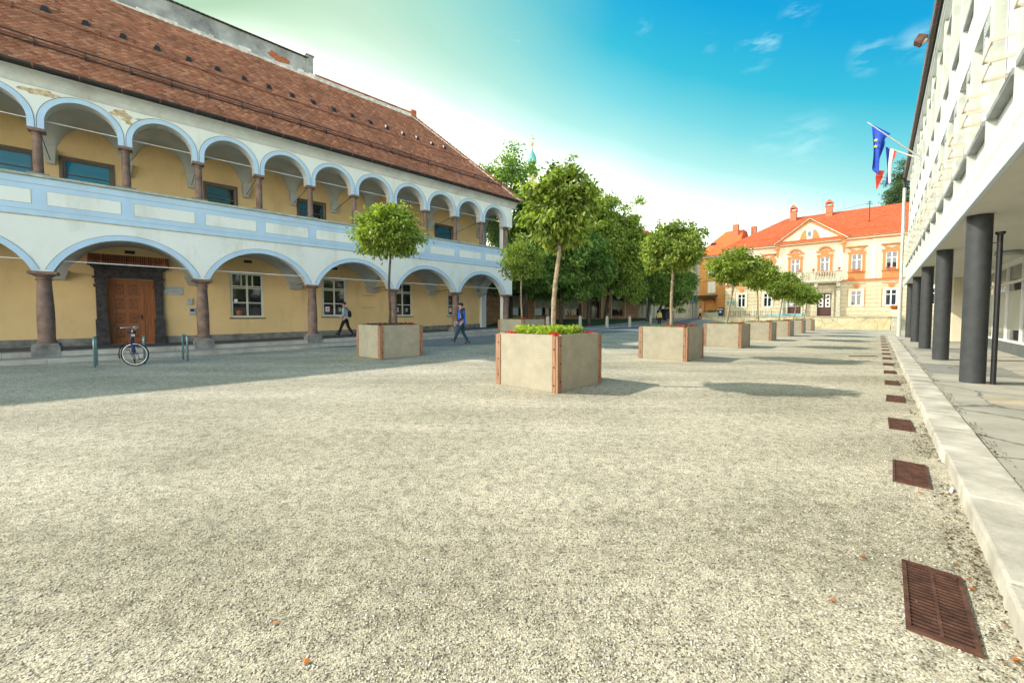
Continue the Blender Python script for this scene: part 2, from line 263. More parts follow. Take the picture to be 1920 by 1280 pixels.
leafmat('leaf_bright',(.045,.11,.02),(.42,.49,.11),.40); leafmat('leaf_mid',(.05,.13,.02),(.44,.50,.11),.42); leafmat('leaf_dark',(.04,.11,.03),(.30,.42,.10),.42); leafmat('leaf_poplar',(.03,.07,.03),(.08,.13,.05),.3)
leafmat('lime_leaf',(.20,.32,.03),(.50,.58,.10),.4); leafmat('red_petal',(.50,.02,.015),(.70,.09,.04),.3); leafmat('orange_leaf',(.55,.13,.02),(.62,.22,.04),.2); leafmat('herb',(.05,.12,.03),(.14,.24,.06),.3); leafmat('purple_leaf',(.05,.03,.035),(.12,.09,.06),.2)
mat('mansion_cream',(.63,.57,.42),.9,.05,.7,.1,40,dirt=.18); mat('mansion_orange',(.54,.20,.07),.85,.08,2); mat('mansion_pale',(.74,.67,.50),.9,.05,2)
blockmat('mansion_rustic',(.60,.52,.35),(.64,.56,.38),(.34,.27,.15),40,.50,.03,.5)
mat('balcony_stone',(.42,.38,.28),.85,.3,5,.4,30,c2=(.62,.58,.44))
crackmat('retaining',(.50,.42,.25),(.72,.63,.42),1.1,.25,1.5)
mat('orange_wall',(.62,.29,.09),.9,.1,1,dirt=.3); mat('shutter',(.80,.76,.68),.6,.03,3,0); mat('grey_wall',(.40,.40,.36),.9,.1,2)
blockmat('brown_block',(.48,.25,.15),(.56,.31,.18),(.13,.07,.05),.8,.46,.012,.5); blockmat('grey_block',(.30,.30,.24),(.42,.41,.34),(.2,.2,.17),.42,.3,.01,.2)
mat('cream_wall',(.62,.56,.42),.9,.08,1,dirt=.3)
mat('grass',(.030,.075,.018),.95,.4,5,.8,60,c2=(.07,.13,.03))
mat('verdigris',(.08,.36,.32),.6,.25,4,0,c2=(.20,.52,.46)); mat('gold',(.8,.45,.1),.3,.05,2,0,metal=1)
mat('bollard_stone',(.52,.48,.40),.85,.15,6); mat('flag_blue',(.01,.06,.42),.7,.06,4,0); mat('flag_red',(.70,.07,.04),.7,.05,4,0); mat('flag_white',(.80,.80,.80),.7,.04,4,0); mat('star_yellow',(.85,.65,.05),.6,.02,3,0)
mat('skin',(.56,.30,.21),.55,.08,20,0); mat('jacket_blue',(.008,.14,.72),.6,.15,12,.1,60); mat('jacket_navy',(.008,.03,.11),.65,.2,12,.1,60); mat('trouser_teal',(.015,.055,.10),.8,.2,12,.1,60)
mat('boot_brown',(.10,.05,.04),.6,.2,12,0); mat('beanie_dark',(.02,.015,.015),.95,.2,30,.3,90); mat('jacket_grey',(.34,.42,.43),.75,.12,10,.1,60); mat('trouser_black',(.010,.011,.014),.85,.2,12,0); mat('hair_brown',(.06,.03,.02),.8,.3,40,.3,90)
mat('jacket_yellow',(.60,.66,.10),.7,.12,10,0); mat('hair_red',(.42,.10,.04),.8,.2,30,0); mat('shirt_white',(.68,.74,.76),.8,.08,10,0); mat('paper',(.78,.80,.82),.7,.02,3,0); mat('eye_dark',(.01,.01,.01),.3,.02,3,0)
mat('bin_blue',(.015,.03,.07),.5,.2,4,0); mat('container_dark',(.02,.022,.035),.6,.2,4,0); mat('sign_blue',(.01,.09,.42),.4,.05,3,0); mat('terracotta',(.42,.14,.07),.85,.15,8); mat('teal_ramp',(.22,.42,.45),.6,.1,3,0)
mat('car_white',(.75,.77,.80),.3,.03,3,0); mat('car_glass',(.02,.03,.04),.1,.1,3,0); mat('pot_flowers',(.42,.08,.03),.9,.4,30,.5,60)
mat('far_wall',(.62,.50,.38),.9,.1,1); mat('tape_yellow',(.75,.60,.10),.6,.3,12,0)

# ------------------------------------------------------------ mesh builder
class MB:
    def __init__(s): s.v=[]; s.f=[]; s.m=[]
    def face(s,pts,mi=0):
        b=len(s.v); s.v+= [tuple(p) for p in pts]; s.f.append(tuple(range(b,b+len(pts)))); s.m.append(mi)
    def box(s,x0,x1,y0,y1,z0,z1,mi=0):
        b=len(s.v)
        s.v+=[(x0,y0,z0),(x1,y0,z0),(x1,y1,z0),(x0,y1,z0),(x0,y0,z1),(x1,y0,z1),(x1,y1,z1),(x0,y1,z1)]
        for q in ((0,3,2,1),(4,5,6,7),(0,1,5,4),(1,2,6,5),(2,3,7,6),(3,0,4,7)): s.f.append(tuple(b+i for i in q)); s.m.append(mi)
    def hexa(s,pts,mi=0):
        b=len(s.v); s.v+=[tuple(p) for p in pts]
        for q in ((0,3,2,1),(4,5,6,7),(0,1,5,4),(1,2,6,5),(2,3,7,6),(3,0,4,7)): s.f.append(tuple(b+i for i in q)); s.m.append(mi)
    def lathe(s,prof,cx=0,cy=0,seg=20,mi=0,sx=1,sy=1,cap=True):
        b=len(s.v)
        for r,z in prof:
            for i in range(seg):
                a=2*math.pi*i/seg; s.v.append((cx+r*sx*math.cos(a),cy+r*sy*math.sin(a),z))
        for j in range(len(prof)-1):
            for i in range(seg):
                k=(i+1)%seg; s.f.append((b+j*seg+i,b+j*seg+k,b+(j+1)*seg+k,b+(j+1)*seg+i)); s.m.append(mi)
        if cap:
            s.f.append(tuple(b+i for i in reversed(range(seg)))); s.m.append(mi)
            s.f.append(tuple(b+(len(prof)-1)*seg+i for i in range(seg))); s.m.append(mi)
    def tube(s,pts,rad,seg=8,mi=0,cap=True):
        pts=[Vector(p) for p in pts]
        if isinstance(rad,(int,float)): rad=[rad]*len(pts)
        b=len(s.v); up=Vector((0,0,1))
        t0=(pts[1]-pts[0]).normalized()
        if abs(t0.z)>.9: up=Vector((1,0,0))
        nx=t0.cross(up).normalized()
        for i,p in enumerate(pts):
            t=(pts[min(i+1,len(pts)-1)]-pts[max(i-1,0)]).normalized()
            nx=(nx-t*nx.dot(t)).normalized(); ny=t.cross(nx)
            for k in range(seg):
                a=2*math.pi*k/seg; s.v.append(tuple(p+(nx*math.cos(a)+ny*math.sin(a))*rad[i]))
        for j in range(len(pts)-1):
            for i in range(seg):
                k=(i+1)%seg; s.f.append((b+j*seg+i,b+j*seg+k,b+(j+1)*seg+k,b+(j+1)*seg+i)); s.m.append(mi)
        if cap:
            s.f.append(tuple(b+i for i in reversed(range(seg)))); s.m.append(mi)
            s.f.append(tuple(b+(len(pts)-1)*seg+i for i in range(seg))); s.m.append(mi)
    def ball(s,c,r,seg=12,rings=8,mi=0):
        if isinstance(r,(int,float)): r=(r,r,r)
        prof=[(max(1e-4,math.sin(math.pi*j/rings)),-math.cos(math.pi*j/rings)) for j in range(rings+1)]
        b=len(s.v)
        for rr,z in prof:
            for i in range(seg):
                a=2*math.pi*i/seg; s.v.append((c[0]+r[0]*rr*math.cos(a),c[1]+r[1]*rr*math.sin(a),c[2]+r[2]*z))
        for j in range(rings):
            for i in range(seg):
                k=(i+1)%seg; s.f.append((b+j*seg+i,b+j*seg+k,b+(j+1)*seg+k,b+(j+1)*seg+i)); s.m.append(mi)
    def prism(s,poly,y0,y1,mi=0):
        """poly in (x,z), extruded along y"""
        b=len(s.v); n=len(poly)
        s.v+=[(x,y0,z) for x,z in poly]+[(x,y1,z) for x,z in poly]
        s.f.append(tuple(b+i for i in range(n))); s.m.append(mi)
        s.f.append(tuple(b+n+i for i in reversed(range(n)))); s.m.append(mi)
        for i in range(n):
            k=(i+1)%n; s.f.append((b+i,b+n+i,b+n+k,b+k)); s.m.append(mi)
    def build(s,name,mats,parent=None,smooth=False,label=None,fix=True):
        me=bpy.data.meshes.new(name); me.from_pydata(s.v,[],s.f)
        if isinstance(mats,str): mats=[mats]
        for m in mats: me.materials.append(MATS[m])
        if len(mats)>1: me.polygons.foreach_set('material_index',s.m)
        if smooth: me.polygons.foreach_set('use_smooth',[True]*len(s.f))
        if fix and len(s.f)<20000:
            bm=bmesh.new(); bm.from_mesh(me); bmesh.ops.recalc_face_normals(bm,faces=bm.faces); bm.to_mesh(me); bm.free()
        me.update()
        o=bpy.data.objects.new(name,me); col.objects.link(o)
        if parent is not None: o.parent=parent
        if label: o['label']=label
        return o
def smooth_angle(o,deg=40):
    me=o.data; me.polygons.foreach_set('use_smooth',[True]*len(me.polygons))
    bm=bmesh.new(); bm.from_mesh(me)
    for e in bm.edges:
        if len(e.link_faces)==2 and e.calc_face_angle(0)>R(deg): e.smooth=False
    bm.to_mesh(me); bm.free()
def bevel(o,w=.01,seg=2):
    m=o.modifiers.new('bevel','BEVEL'); m.width=w; m.segments=seg; m.limit_method='ANGLE'; return o
def thing(name,label,cat,loc=(0,0,0),rz=0,group=None):
    o=bpy.data.objects.new(name,None); col.objects.link(o); o.location=loc; o.rotation_euler=(0,0,rz); o.empty_display_size=.2
    o['label']=label; o['category']=cat
    if group: o['group']=group
    return o
def tag(o,label,cat,group=None,kind=None):
    if label: o['label']=label
    if cat: o['category']=cat
    if group: o['group']=group
    if kind: o['kind']=kind
    return o
def struct(o): o['kind']='structure'; return o
def copy_tree(o,parent=None):
    c=o.copy(); col.objects.link(c)
    if parent is not None: c.parent=parent
    for ch in list(o.children): copy_tree(ch,c)
    return c
def wall_open(mb,x0,x1,z0,z1,y,ops,depth=.15,mi=0,mr=None):
    """front face at y facing -y with rectangular openings (a,b,c,d)=(x0,x1,z0,z1) and reveals"""
    xs=sorted({x0,x1,*[o[0] for o in ops],*[o[1] for o in ops]}); zs=sorted({z0,z1,*[o[2] for o in ops],*[o[3] for o in ops]})
    xs=[x for x in xs if x0<=x<=x1]; zs=[z for z in zs if z0<=z<=z1]
    for i in range(len(xs)-1):
        for j in range(len(zs)-1):
            cx,cz=(xs[i]+xs[i+1])/2,(zs[j]+zs[j+1])/2
            if any(o[0]<cx<o[1] and o[2]<cz<o[3] for o in ops): continue
            mb.face([(xs[i],y,zs[j]),(xs[i+1],y,zs[j]),(xs[i+1],y,zs[j+1]),(xs[i],y,zs[j+1])],mi)
    mr=mi if mr is None else mr
    for a,b,c,d in ops:
        Yb=y+depth
        mb.face([(a,y,c),(a,y,d),(a,Yb,d),(a,Yb,c)],mr); mb.face([(b,y,d),(b,y,c),(b,Yb,c),(b,Yb,d)],mr)
        mb.face([(a,y,d),(b,y,d),(b,Yb,d),(a,Yb,d)],mr); mb.face([(b,y,c),(a,y,c),(a,Yb,c),(b,Yb,c)],mr)
def window(parent,x0,x1,z0,z1,y,fm='window_white',gm='glass',cols_=2,tr=(.70,),fw=.07,bar=.05,sill=None,sd=.08,name='window',hb=False):
    """frame at y (front), panes just behind; tr = heights (0..1) of transoms"""
    f=MB(); d=.06
    f.box(x0,x0+fw,y,y+d,z0,z1); f.box(x1-fw,x1,y,y+d,z0,z1); f.box(x0+fw,x1-fw,y,y+d,z0,z0+fw); f.box(x0+fw,x1-fw,y,y+d,z1-fw,z1)
    for i in range(1,cols_):
        xc=x0+(x1-x0)*i/cols_; f.box(xc-bar*.8,xc+bar*.8,y+.004,y+d-.004,z0+fw,z1-fw)
    for t in tr:
        zc=z0+(z1-z0)*t; f.box(x0+fw,x1-fw,y-.006,y+d-.01,zc-bar/2,zc+bar/2)
    w_=f.build(name,fm,parent)
    g=MB(); g.face([(x0+.01,y+.04,z0+.01),(x1-.01,y+.04,z0+.01),(x1-.01,y+.04,z1-.01),(x0+.01,y+.04,z1-.01)]); g.build('pane',gm,w_)
    if sill:
        s=MB(); s.box(x0-.06,x1+.06,y-sd,y+.005,z0-.05,z0-.002); s.build('sill',sill,w_)
    return w_
# ============================================================ GROUND
def grid_sheet(name,m,xs,ys,zf,parent=None):
    v=[(x,y,zf(x,y)) for y in ys for x in xs]; nx=len(xs)
    f=[(j*nx+i,j*nx+i+1,(j+1)*nx+i+1,(j+1)*nx+i) for j in range(len(ys)-1) for i in range(nx-1)]
    me=bpy.data.meshes.new(name); me.from_pydata(v,[],f); me.materials.append(MATS[m]); me.polygons.foreach_set('use_smooth',[True]*len(f))
    o=bpy.data.objects.new(name,me); col.objects.link(o)
    return o
xs=[-600,-250,-100,-60]+list(range(-40,71))+[90,130,260,600]; ys=[-300,-80,-30]+list(range(-12,96))+[110,150,300,900]
struct(grid_sheet('ground','gravel',xs,ys,height))
def uv_sheet(name,m,us,v0f,v1f,nv,off,zadd=None):
    vv=[];f=[]
    for u in us:
        a,b=v0f(u),v1f(u)
        for j in range(nv+1):
            v=a+(b-a)*j/nv; x,y=xy(u,v); vv.append((x,y,height(x,y)+off))
    for i in range(len(us)-1):
        for j in range(nv): k=i*(nv+1)+j; f.append((k,k+1,k+nv+2,k+nv+1))
    me=bpy.data.meshes.new(name); me.from_pydata(vv,[],f); me.materials.append(MATS[m])
    o=bpy.data.objects.new(name,me); col.objects.link(o); return o
def kerbv(u):   # far edge of the street
    if u<21: return 1.2
    return max(-6.5, 1.2+(2.4-1.2)*S((u-21)/.8) - .17*max(0,u-21.8))
def streetright(u):
    e=.10*math.sin(u*2.3)+.06*math.sin(u*5.1+1)
    if u<13: return 1.25+4.4*S((u-7.2)/6)+e*.8
    if u<34: return 5.7+e
    return max(-1.55, 5.7-7.25*S((u-34)/22))+e*.3
us=[7.2+.5*i for i in range(int((110-7.2)/.5))]
struct(uv_sheet('street','asphalt',us,kerbv,streetright,6,.014))
usb=[22+.5*i for i in range(int(60))]
struct(uv_sheet('sidewalk','sidewalk',usb,lambda u:kerbv(u)-2.3,lambda u:kerbv(u)-.12,3,.07))
kb=MB()
for i in range(30):
    u0=22+i; u1=u0+.985
    p=[]
    for u in (u0,u1):
        for v in (kerbv(u),kerbv(u)-.14):
            x,y=xy(u,v); h=height(x,y); p.append((x,y,h-.1)); p.append((x,y,h+.10))
    kb.hexa([p[0],p[4],p[6],p[2],p[1],p[5],p[7],p[3]])
struct(kb.build('kerb','kerb_stone'))
g=uv_sheet('lawn','grass',[22+.5*i for i in range(60)],lambda u:-7.6,lambda u:kerbv(u)-2.3,8,.05); tag(g,None,None,kind='stuff')

# office pavement and its kerb (frame: d along the office front, n to the right)
def wface(mb,d0,d1,n0,n1,z,mi=0,mbz=None):
    p=[(*wxy(d0,n0),z),(*wxy(d0,n1),z),(*wxy(d1,n1),z),(*wxy(d1,n0),z)]; mb.face(p,mi)
pv=MB()
d=-6
while d<38:
    wface(pv,d,d+2,.862,3.6,.10); d+=2
struct(pv.build('pavement','pavement'))
for (a,b,c,e,m_) in ((13.6,16.2,.9,2.4,'patch_dark'),(14.2,15.1,2.45,3.4,'patch_orange'),(9.4,10.2,1.3,3.4,'patch_orange'),(22,24,1.1,2.6,'patch_dark')):
    pm=MB(); wface(pm,a,b,c,e,.104); struct(pm.build('pavement',m_))
ks=MB(); d=-5.; rk=random.Random(3)
while d<37:
    ln=rk.uniform(.9,1.35); e=ln-.012; n0=.50+rk.uniform(-.012,.012); zt=.112+rk.uniform(-.006,.006)
    lo=[(*wxy(a,n),-.08) for a,n in ((d,n0),(d,.86),(d+e,.86),(d+e,n0))]
    hi=[(*wxy(a,n),zt+rk.uniform(-.004,.004)) for a,n in ((d,n0+.012),(d,.858),(d+e,.858),(d+e,n0+.012))]
    ks.hexa(lo+hi); d+=ln
bevel(struct(ks.build('kerb','kerb_stone')),.015,2)

# loose stones lying on the gravel near the viewer (uncountable)
def scatter_stones():
    r=np.random.RandomState(5); n=34000
    rr=1.35+8.0*r.rand(n)**1.35; an=(r.rand(n)-.5)*R(112); x=rr*np.sin(an); y=rr*np.cos(an)
    nn=x*wn_[0]+y*wn_[1]; k=nn<.47; x,y,rr=x[k],y[k],rr[k]; n=len(x)
    s=(.0025+.0042*r.rand(n)**2)*(1+.02*rr)
    base=np.array([(1,0,0),(0,1,0),(-1,0,0),(0,-1,0),(0,0,.8),(0,0,-.8)],float)
    V=base[None]*(1+.5*(r.rand(n,6,1)-.5))*s[:,None,None]
    a=r.rand(n)*6.28; c,sn=np.cos(a),np.sin(a); st=1+.5*r.rand(n)
    vx=V[:,:,0]*st[:,None]; vy=V[:,:,1]
    V2=np.stack([vx*c[:,None]-vy*sn[:,None],vx*sn[:,None]+vy*c[:,None],V[:,:,2]],-1)
    V2[:,:,0]+=x[:,None]; V2[:,:,1]+=y[:,None]; V2[:,:,2]+=(s*.35)[:,None]
    F=np.array([(0,1,4),(1,2,4),(2,3,4),(3,0,4),(1,0,5),(2,1,5),(3,2,5),(0,3,5)])
    FF=(F[None]+6*np.arange(n)[:,None,None]).reshape(-1,3)
    me=bpy.data.meshes.new('gravel_stones'); me.vertices.add(n*6); me.vertices.foreach_set('co',V2.ravel())
    me.loops.add(len(FF)*3); me.loops.foreach_set('vertex_index',FF.ravel().astype(np.int32))
    me.polygons.add(len(FF)); me.polygons.foreach_set('loop_start',np.arange(0,len(FF)*3,3,dtype=np.int32)); me.polygons.foreach_set('loop_total',np.full(len(FF),3,dtype=np.int32))
    me.update(calc_edges=True); me.materials.append(tilem); o=bpy.data.objects.new('gravel_stones',me); col.objects.link(o); tag(o,None,None,kind='stuff')
tilem=tilemat('stone_bits',[(.22,.21,.20),(.55,.52,.46),(.72,.69,.62),(.45,.42,.37),(.85,.83,.78)],(.45,.43,.38))
scatter_stones()

def leaf_mesh(name,P,D,S_,m_,width=.5,fold=.25,rs=None):
    """P centres (n,3), D leaf directions, S_ sizes -> one mesh of small folded leaves"""
    n=len(P); rs=rs or np.random.RandomState(1)
    D=D/np.linalg.norm(D,axis=1,keepdims=True)
    up=np.tile([0,0,1.],(n,1))+.7*rs.randn(n,3); sd_=np.cross(D,up); sd_/=np.linalg.norm(sd_,axis=1,keepdims=True)+1e-9; nr=np.cross(sd_,D)
    s=S_[:,None]
    b=P; tip=P+D*s; mid=P+D*s*.42
    l=mid+sd_*s*width*.5+nr*s*fold*.4; r=mid-sd_*s*width*.5+nr*s*fold*.4
    tip=tip-nr*s*.12
    V=np.stack([b,l,tip,r],1).reshape(-1,3); F=np.array([(0,1,2),(0,2,3)]); FF=(F[None]+4*np.arange(n)[:,None,None]).reshape(-1,3)
    me=bpy.data.meshes.new(name); me.vertices.add(n*4); me.vertices.foreach_set('co',V.ravel()); me.loops.add(len(FF)*3); me.loops.foreach_set('vertex_index',FF.ravel().astype(np.int32))
    me.polygons.add(len(FF)); me.polygons.foreach_set('loop_start',np.arange(0,len(FF)*3,3,dtype=np.int32)); me.polygons.foreach_set('loop_total',np.full(len(FF),3,dtype=np.int32)); me.update(calc_edges=True); me.materials.append(MATS[m_]); return me
# dark leaf crumbs and grit gathered along the kerb (uncountable)
def debris(name,n,n0,n1,z,seed,m_,size,d0=-1,d1=30,kind='stuff'):
    r=np.random.RandomState(seed); d=d0+(d1-d0)*r.rand(n)**1.6; cl=np.sin(d*2.1)+np.sin(d*5.3+1)+.8*r.randn(n); k=cl>-.2; d=d[k]; n=len(d)
    q=n0+(n1-n0)*r.rand(n)**1.5; x=d*wd_[0]+q*wn_[0]; y=d*wd_[1]+q*wn_[1]
    P=np.stack([x,y,z+.006*r.rand(n)],1); D=r.randn(n,3); D[:,2]*=.35
    me=leaf_mesh(name,P,D,size*(.5+r.rand(n)),m_,width=.75,rs=r); o=bpy.data.objects.new(name,me); col.objects.link(o); o['kind']=kind; return o
# drain grates along the kerb
def make_grate(L_=.70,W_=.235,name='drain_grate'):
    t=thing(name,'','drain')
    f=MB(); h=.012
    f.box(-L_/2,L_/2,-W_/2,-W_/2+.018,-.03,h); f.box(-L_/2,L_/2,W_/2-.018,W_/2,-.03,h); f.box(-L_/2,-L_/2+.018,-W_/2+.018,W_/2-.018,-.03,h); f.box(L_/2-.018,L_/2,-W_/2+.018,W_/2-.018,-.03,h)
    f.build('frame','rust',t)
    s=MB(); n=int((L_-.06)/.030)
    for i in range(n):
        x=-L_/2+.03+i*(L_-.06)/(n-1); s.box(x-.0065,x+.0065,-W_/2+.018,W_/2-.018,-.02,.008)
    s.box(-L_/2+.02,L_/2-.02,-.006,.006,-.02,.0085)
    s.build('bars','rust',t)
    p=MB(); p.face([(-L_/2,-W_/2,.002),(L_/2,-W_/2,.002),(L_/2,W_/2,.002),(-L_/2,W_/2,.002)]); p.build('pit','drain_pit',t)
    return t
leafmat('crumbs',(.05,.035,.02),(.20,.13,.07),.1)
debris('kerb_debris',3600,.49,.33,.004,3,'crumbs',.020)
debris('pavement_debris',2600,.868,.95,.104,5,'crumbs',.016)
ords=['first and nearest','second','third','fourth','fifth','sixth','seventh','eighth','ninth','tenth','eleventh','twelfth','thirteenth','fourteenth','fifteenth','sixteenth','seventeenth']
g0=make_grate()
for i in range(17):
    t=g0 if i==0 else copy_tree(g0)
    d_=2.89+2.22*i; n_=.255
    x,y=wxy(d_,n_); t.location=(x,y,.004+height(x,y)); t.rotation_euler=(0,0,R(90-W_ANG+rnd.uniform(-1.5,1.5)))
    t['label']='rusty drain grate beside the kerb, %s in the row from the foreground'%ords[i]; t['group']='drain grates along the kerb'
t=make_grate(.92,.13,'long_drain_grate'); x,y=wxy(18.9,-.36); t.location=(x,y,.004); t.rotation_euler=(0,0,R(-3)); t['label']='long narrow rusty drain slot in the gravel apart from the row of grates'; t['category']='drain'

# ============================================================ ARCADE BUILDING
AB=thing('arcade_building','old white and blue building with two storeys of arcades and a steep brown tiled roof','building',(A_P[0],A_P[1],0),R(90-A_ANG))
BAY=4.04; UB=BAY/2
def hA(u): x,y=xy(u,0); return height(x,y)
U0=-14.14; U1=20.72
# --- front wall ground storey
def arc_ground(s):   # s in -1..1 across clear opening
    hw=1.80; rise=1.22; Rr=(hw*hw+rise*rise)/(2*rise); return Rr,hw
Rg=(1.80**2+1.22**2)/(2*1.22); zc_g=2.87+1.22-Rg
def zg(dx):
    return zc_g+math.sqrt(max(0,Rg*Rg-dx*dx)) if abs(dx)<1.80 else 2.87
def zu(dx):
    return 7.62+math.sqrt(max(0,.83**2-dx*dx)) if abs(dx)<.83 else 7.38
TH=.46
def arch_wall(centers,hw,zf,spring,ztop,x0,x1,name,mats,nseg=28,leg=0):
    mb=MB(); X_=[x0]
    prev=x0
    def solid(a,b): 
        if b-a<1e-4: return
        mb.face([(a,0,spring),(b,0,spring),(b,0,ztop),(a,0,ztop)]); mb.face([(b,TH,spring),(a,TH,spring),(a,TH,ztop),(b,TH,ztop)]); mb.face([(a,0,spring),(a,TH,spring),(b,TH,spring),(b,0,spring)])
    for c in centers:
        solid(prev,c-hw)
        th=[-math.pi/2+math.pi*i/nseg for i in range(nseg+1)]
        xs_=[hw*math.sin(t) for t in th]
        pts=[(c+dx,max(spring,zf(dx) if abs(dx)<hw-1e-6 else spring+leg)) for dx in xs_]
        if leg:
            mb.face([(c-hw,0,spring),(c-hw,TH,spring),(c-hw,TH,spring+leg),(c-hw,0,spring+leg)],1); mb.face([(c+hw,TH,spring),(c+hw,0,spring),(c+hw,0,spring+leg),(c+hw,TH,spring+leg)],1)
        for (a,za),(b,zb) in zip(pts[:-1],pts[1:]):
            mb.face([(a,0,za),(b,0,zb),(b,0,ztop),(a,0,ztop)]); mb.face([(b,TH,zb),(a,TH,za),(a,TH,ztop),(b,TH,ztop)]); mb.face([(a,0,za),(a,TH,za),(b,TH,zb),(b,0,zb)],1)
        prev=c+hw
    solid(prev,x1)
    return mb.build(name,mats,AB,fix=False)
gc=[U0+BAY/2+BAY*i for i in range(3)]
gc=[-BAY*.5-BAY*k for k in (2,1,0)]+[BAY*(k+.5) for k in range(5)]
x0A=-BAY*3-.26
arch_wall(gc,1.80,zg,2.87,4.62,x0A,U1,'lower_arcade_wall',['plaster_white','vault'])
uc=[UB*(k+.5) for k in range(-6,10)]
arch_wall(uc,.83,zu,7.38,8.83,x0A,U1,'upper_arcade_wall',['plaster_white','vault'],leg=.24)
# --- blue arch bands
def band(c,hw,zf,spring,wd,name,circ,leg=0,n=30):
    """ring with real thickness, 12 mm proud of the wall"""
    cz,Rr=circ; mb=MB(); y=-.012
    a0=math.asin(min(1,hw/Rr)) if leg==0 else math.pi/2
    ins=[];out=[]
    if leg: ins.append((c-hw,spring)); out.append((c-hw-wd,spring))
    for i in range(n+1):
        a=-a0+2*a0*i/n
        ins.append((c+Rr*math.sin(a),cz+Rr*math.cos(a))); out.append((c+(Rr+wd)*math.sin(a),cz+(Rr+wd)*math.cos(a)))
    if leg: ins.append((c+hw,spring)); out.append((c+hw+wd,spring))
    out=[(max(c-lim,min(c+lim,x)),max(z,spring)) for x,z in out]
    for i in range(len(ins)-1):
        mb.face([(ins[i][0],y,ins[i][1]),(ins[i+1][0],y,ins[i+1][1]),(out[i+1][0],y,out[i+1][1]),(out[i][0],y,out[i][1])],0)
        mb.face([(ins[i][0],y,ins[i][1]),(ins[i][0],0,ins[i][1]),(ins[i+1][0],0,ins[i+1][1]),(ins[i+1][0],y,ins[i+1][1])],0)
        mb.face([(out[i][0],y,out[i][1]),(out[i+1][0],y,out[i+1][1]),(out[i+1][0],0,out[i+1][1]),(out[i][0],0,out[i][1])],0)
    # scratched outline following the band
    for i in range(len(out)-1):
        dx,dz=out[i+1][0]-out[i][0],out[i+1][1]-out[i][1]; L2=math.hypot(dx,dz)
        if L2<1e-4: continue
        nx_,nz_=-dz/L2*lw,dx/L2*lw
        mb.face([(out[i][0],y-.004,out[i][1]),(out[i+1][0],y-.004,out[i+1][1]),(out[i+1][0]+nx_,y-.004,out[i+1][1]+nz_),(out[i][0]+nx_,y-.004,out[i][1]+nz_)],1)
    return mb.build(name,['band_blue','line_dark'],AB,fix=False)
lim=BAY/2-.012; lw=.010
for c in gc: band(c,1.80,zg,2.87,.17,'arch_band',(zc_g,Rg))
lim=UB/2-.012; lw=.014
for c in uc: band(c,.83,zu,7.38,.15,'arch_band',(7.62,.83),leg=.24)
# --- parapet
pb=MB(); pb.box(x0A,U1,0,.34,4.62,5.83); pb.build('parapet','band_blue',AB)
pm=MB()
for k in range(-6,10):
    a=UB*k+.17; b=UB*k+UB-.17; pm.box(a,b,-.008,0.,4.99,5.42)
pm.build('parapet_panels','plaster_white',AB)
ln=MB()
ln.box(x0A,U1+.02,-.03,0,4.60,4.635); ln.box(x0A,U1,-.012,0,5.60,5.615); ln.box(x0A,U1,-.010,0,4.80,4.808)
for k in range(-6,10):
    a=UB*k+.17; b=UB*k+UB-.17
    for q in ((a-.012,a,4.978,5.432),(b,b+.012,4.978,5.432),(a,b,5.42,5.432),(a,b,4.978,4.99)): ln.box(q[0],q[1],-.0075,0,q[2],q[3])
ln.build('parapet_moulding','coping',AB)
cp=MB(); cp.box(x0A-.03,U1+.06,-.09,.44,5.83,5.91); bevel(cp.build('parapet_coping','coping',AB),.012)
# --- columns
def column(u,z0,zt,rb,rt,big):
    mb=MB()
    if big:
        s=.31; mb.box(u-s,u+s,-.12,-.12+2*s,z0-.06,z0+.36,1); mb.box(u-s+.03,u+s-.03,-.09,-.15+2*s,z0+.36,z0+.43,1)
        cy=-.12+s; h0=z0+.43
        prof=[(rb+.05,h0),(rb+.055,h0+.04),(rb+.01,h0+.07)]
        H_=zt-.28-h0
        for i in range(1,13):
            t=i/12; prof.append((rb+(rt-rb)*t+.022*math.sin(math.pi*min(1,t*1.15)),h0+.07+(H_-.07)*t))
        z=zt-.28; prof+=[(rt+.035,z+.01),(rt+.04,z+.03),(rt,z+.05),(rt,z+.09),(rt+.06,z+.14),(rt+.12,z+.19)]
        mb.lathe(prof,u,cy,28,0); mb.box(u-rt-.15,u+rt+.15,cy-rt-.15,cy+rt+.15,zt-.09,zt-.001,0)
    else:
        cy=.17; h0=z0
        mb.box(u-.24,u+.24,cy-.24,cy+.22,h0,h0+.05,1)
        prof=[(rb+.05,h0+.05),(rb+.05,h0+.09),(rb,h0+.12)]
        for i in range(1,9):
            t=i/8; prof.append((rb+(rt-rb)*t+.006*math.sin(math.pi*t),h0+.12+(zt-.20-h0-.12)*t))
        z=zt-.20; prof+=[(rt+.02,z+.005),(rt+.022,z+.02),(rt,z+.035),(rt,z+.07),(rt+.05,z+.11)]
        mb.lathe(prof,u,cy,20,0); mb.box(u-rt-.085,u+rt+.085,cy-rt-.085,cy+rt+.085,zt-.09,zt-.001,0)
    o=mb.build('column',['brown_stone','column_base'],AB); smooth_angle(o,35); return o
for k in range(-3,6): column(BAY*k+(.0 if k<5 else .12),.15+hA(BAY*k)*1.0-.02,2.87,.190 if k<4 else .18,.165,True)
for k in range(-6,11): column(UB*k+(.0 if k<10 else .14),5.91,7.38,.115,.10,False)
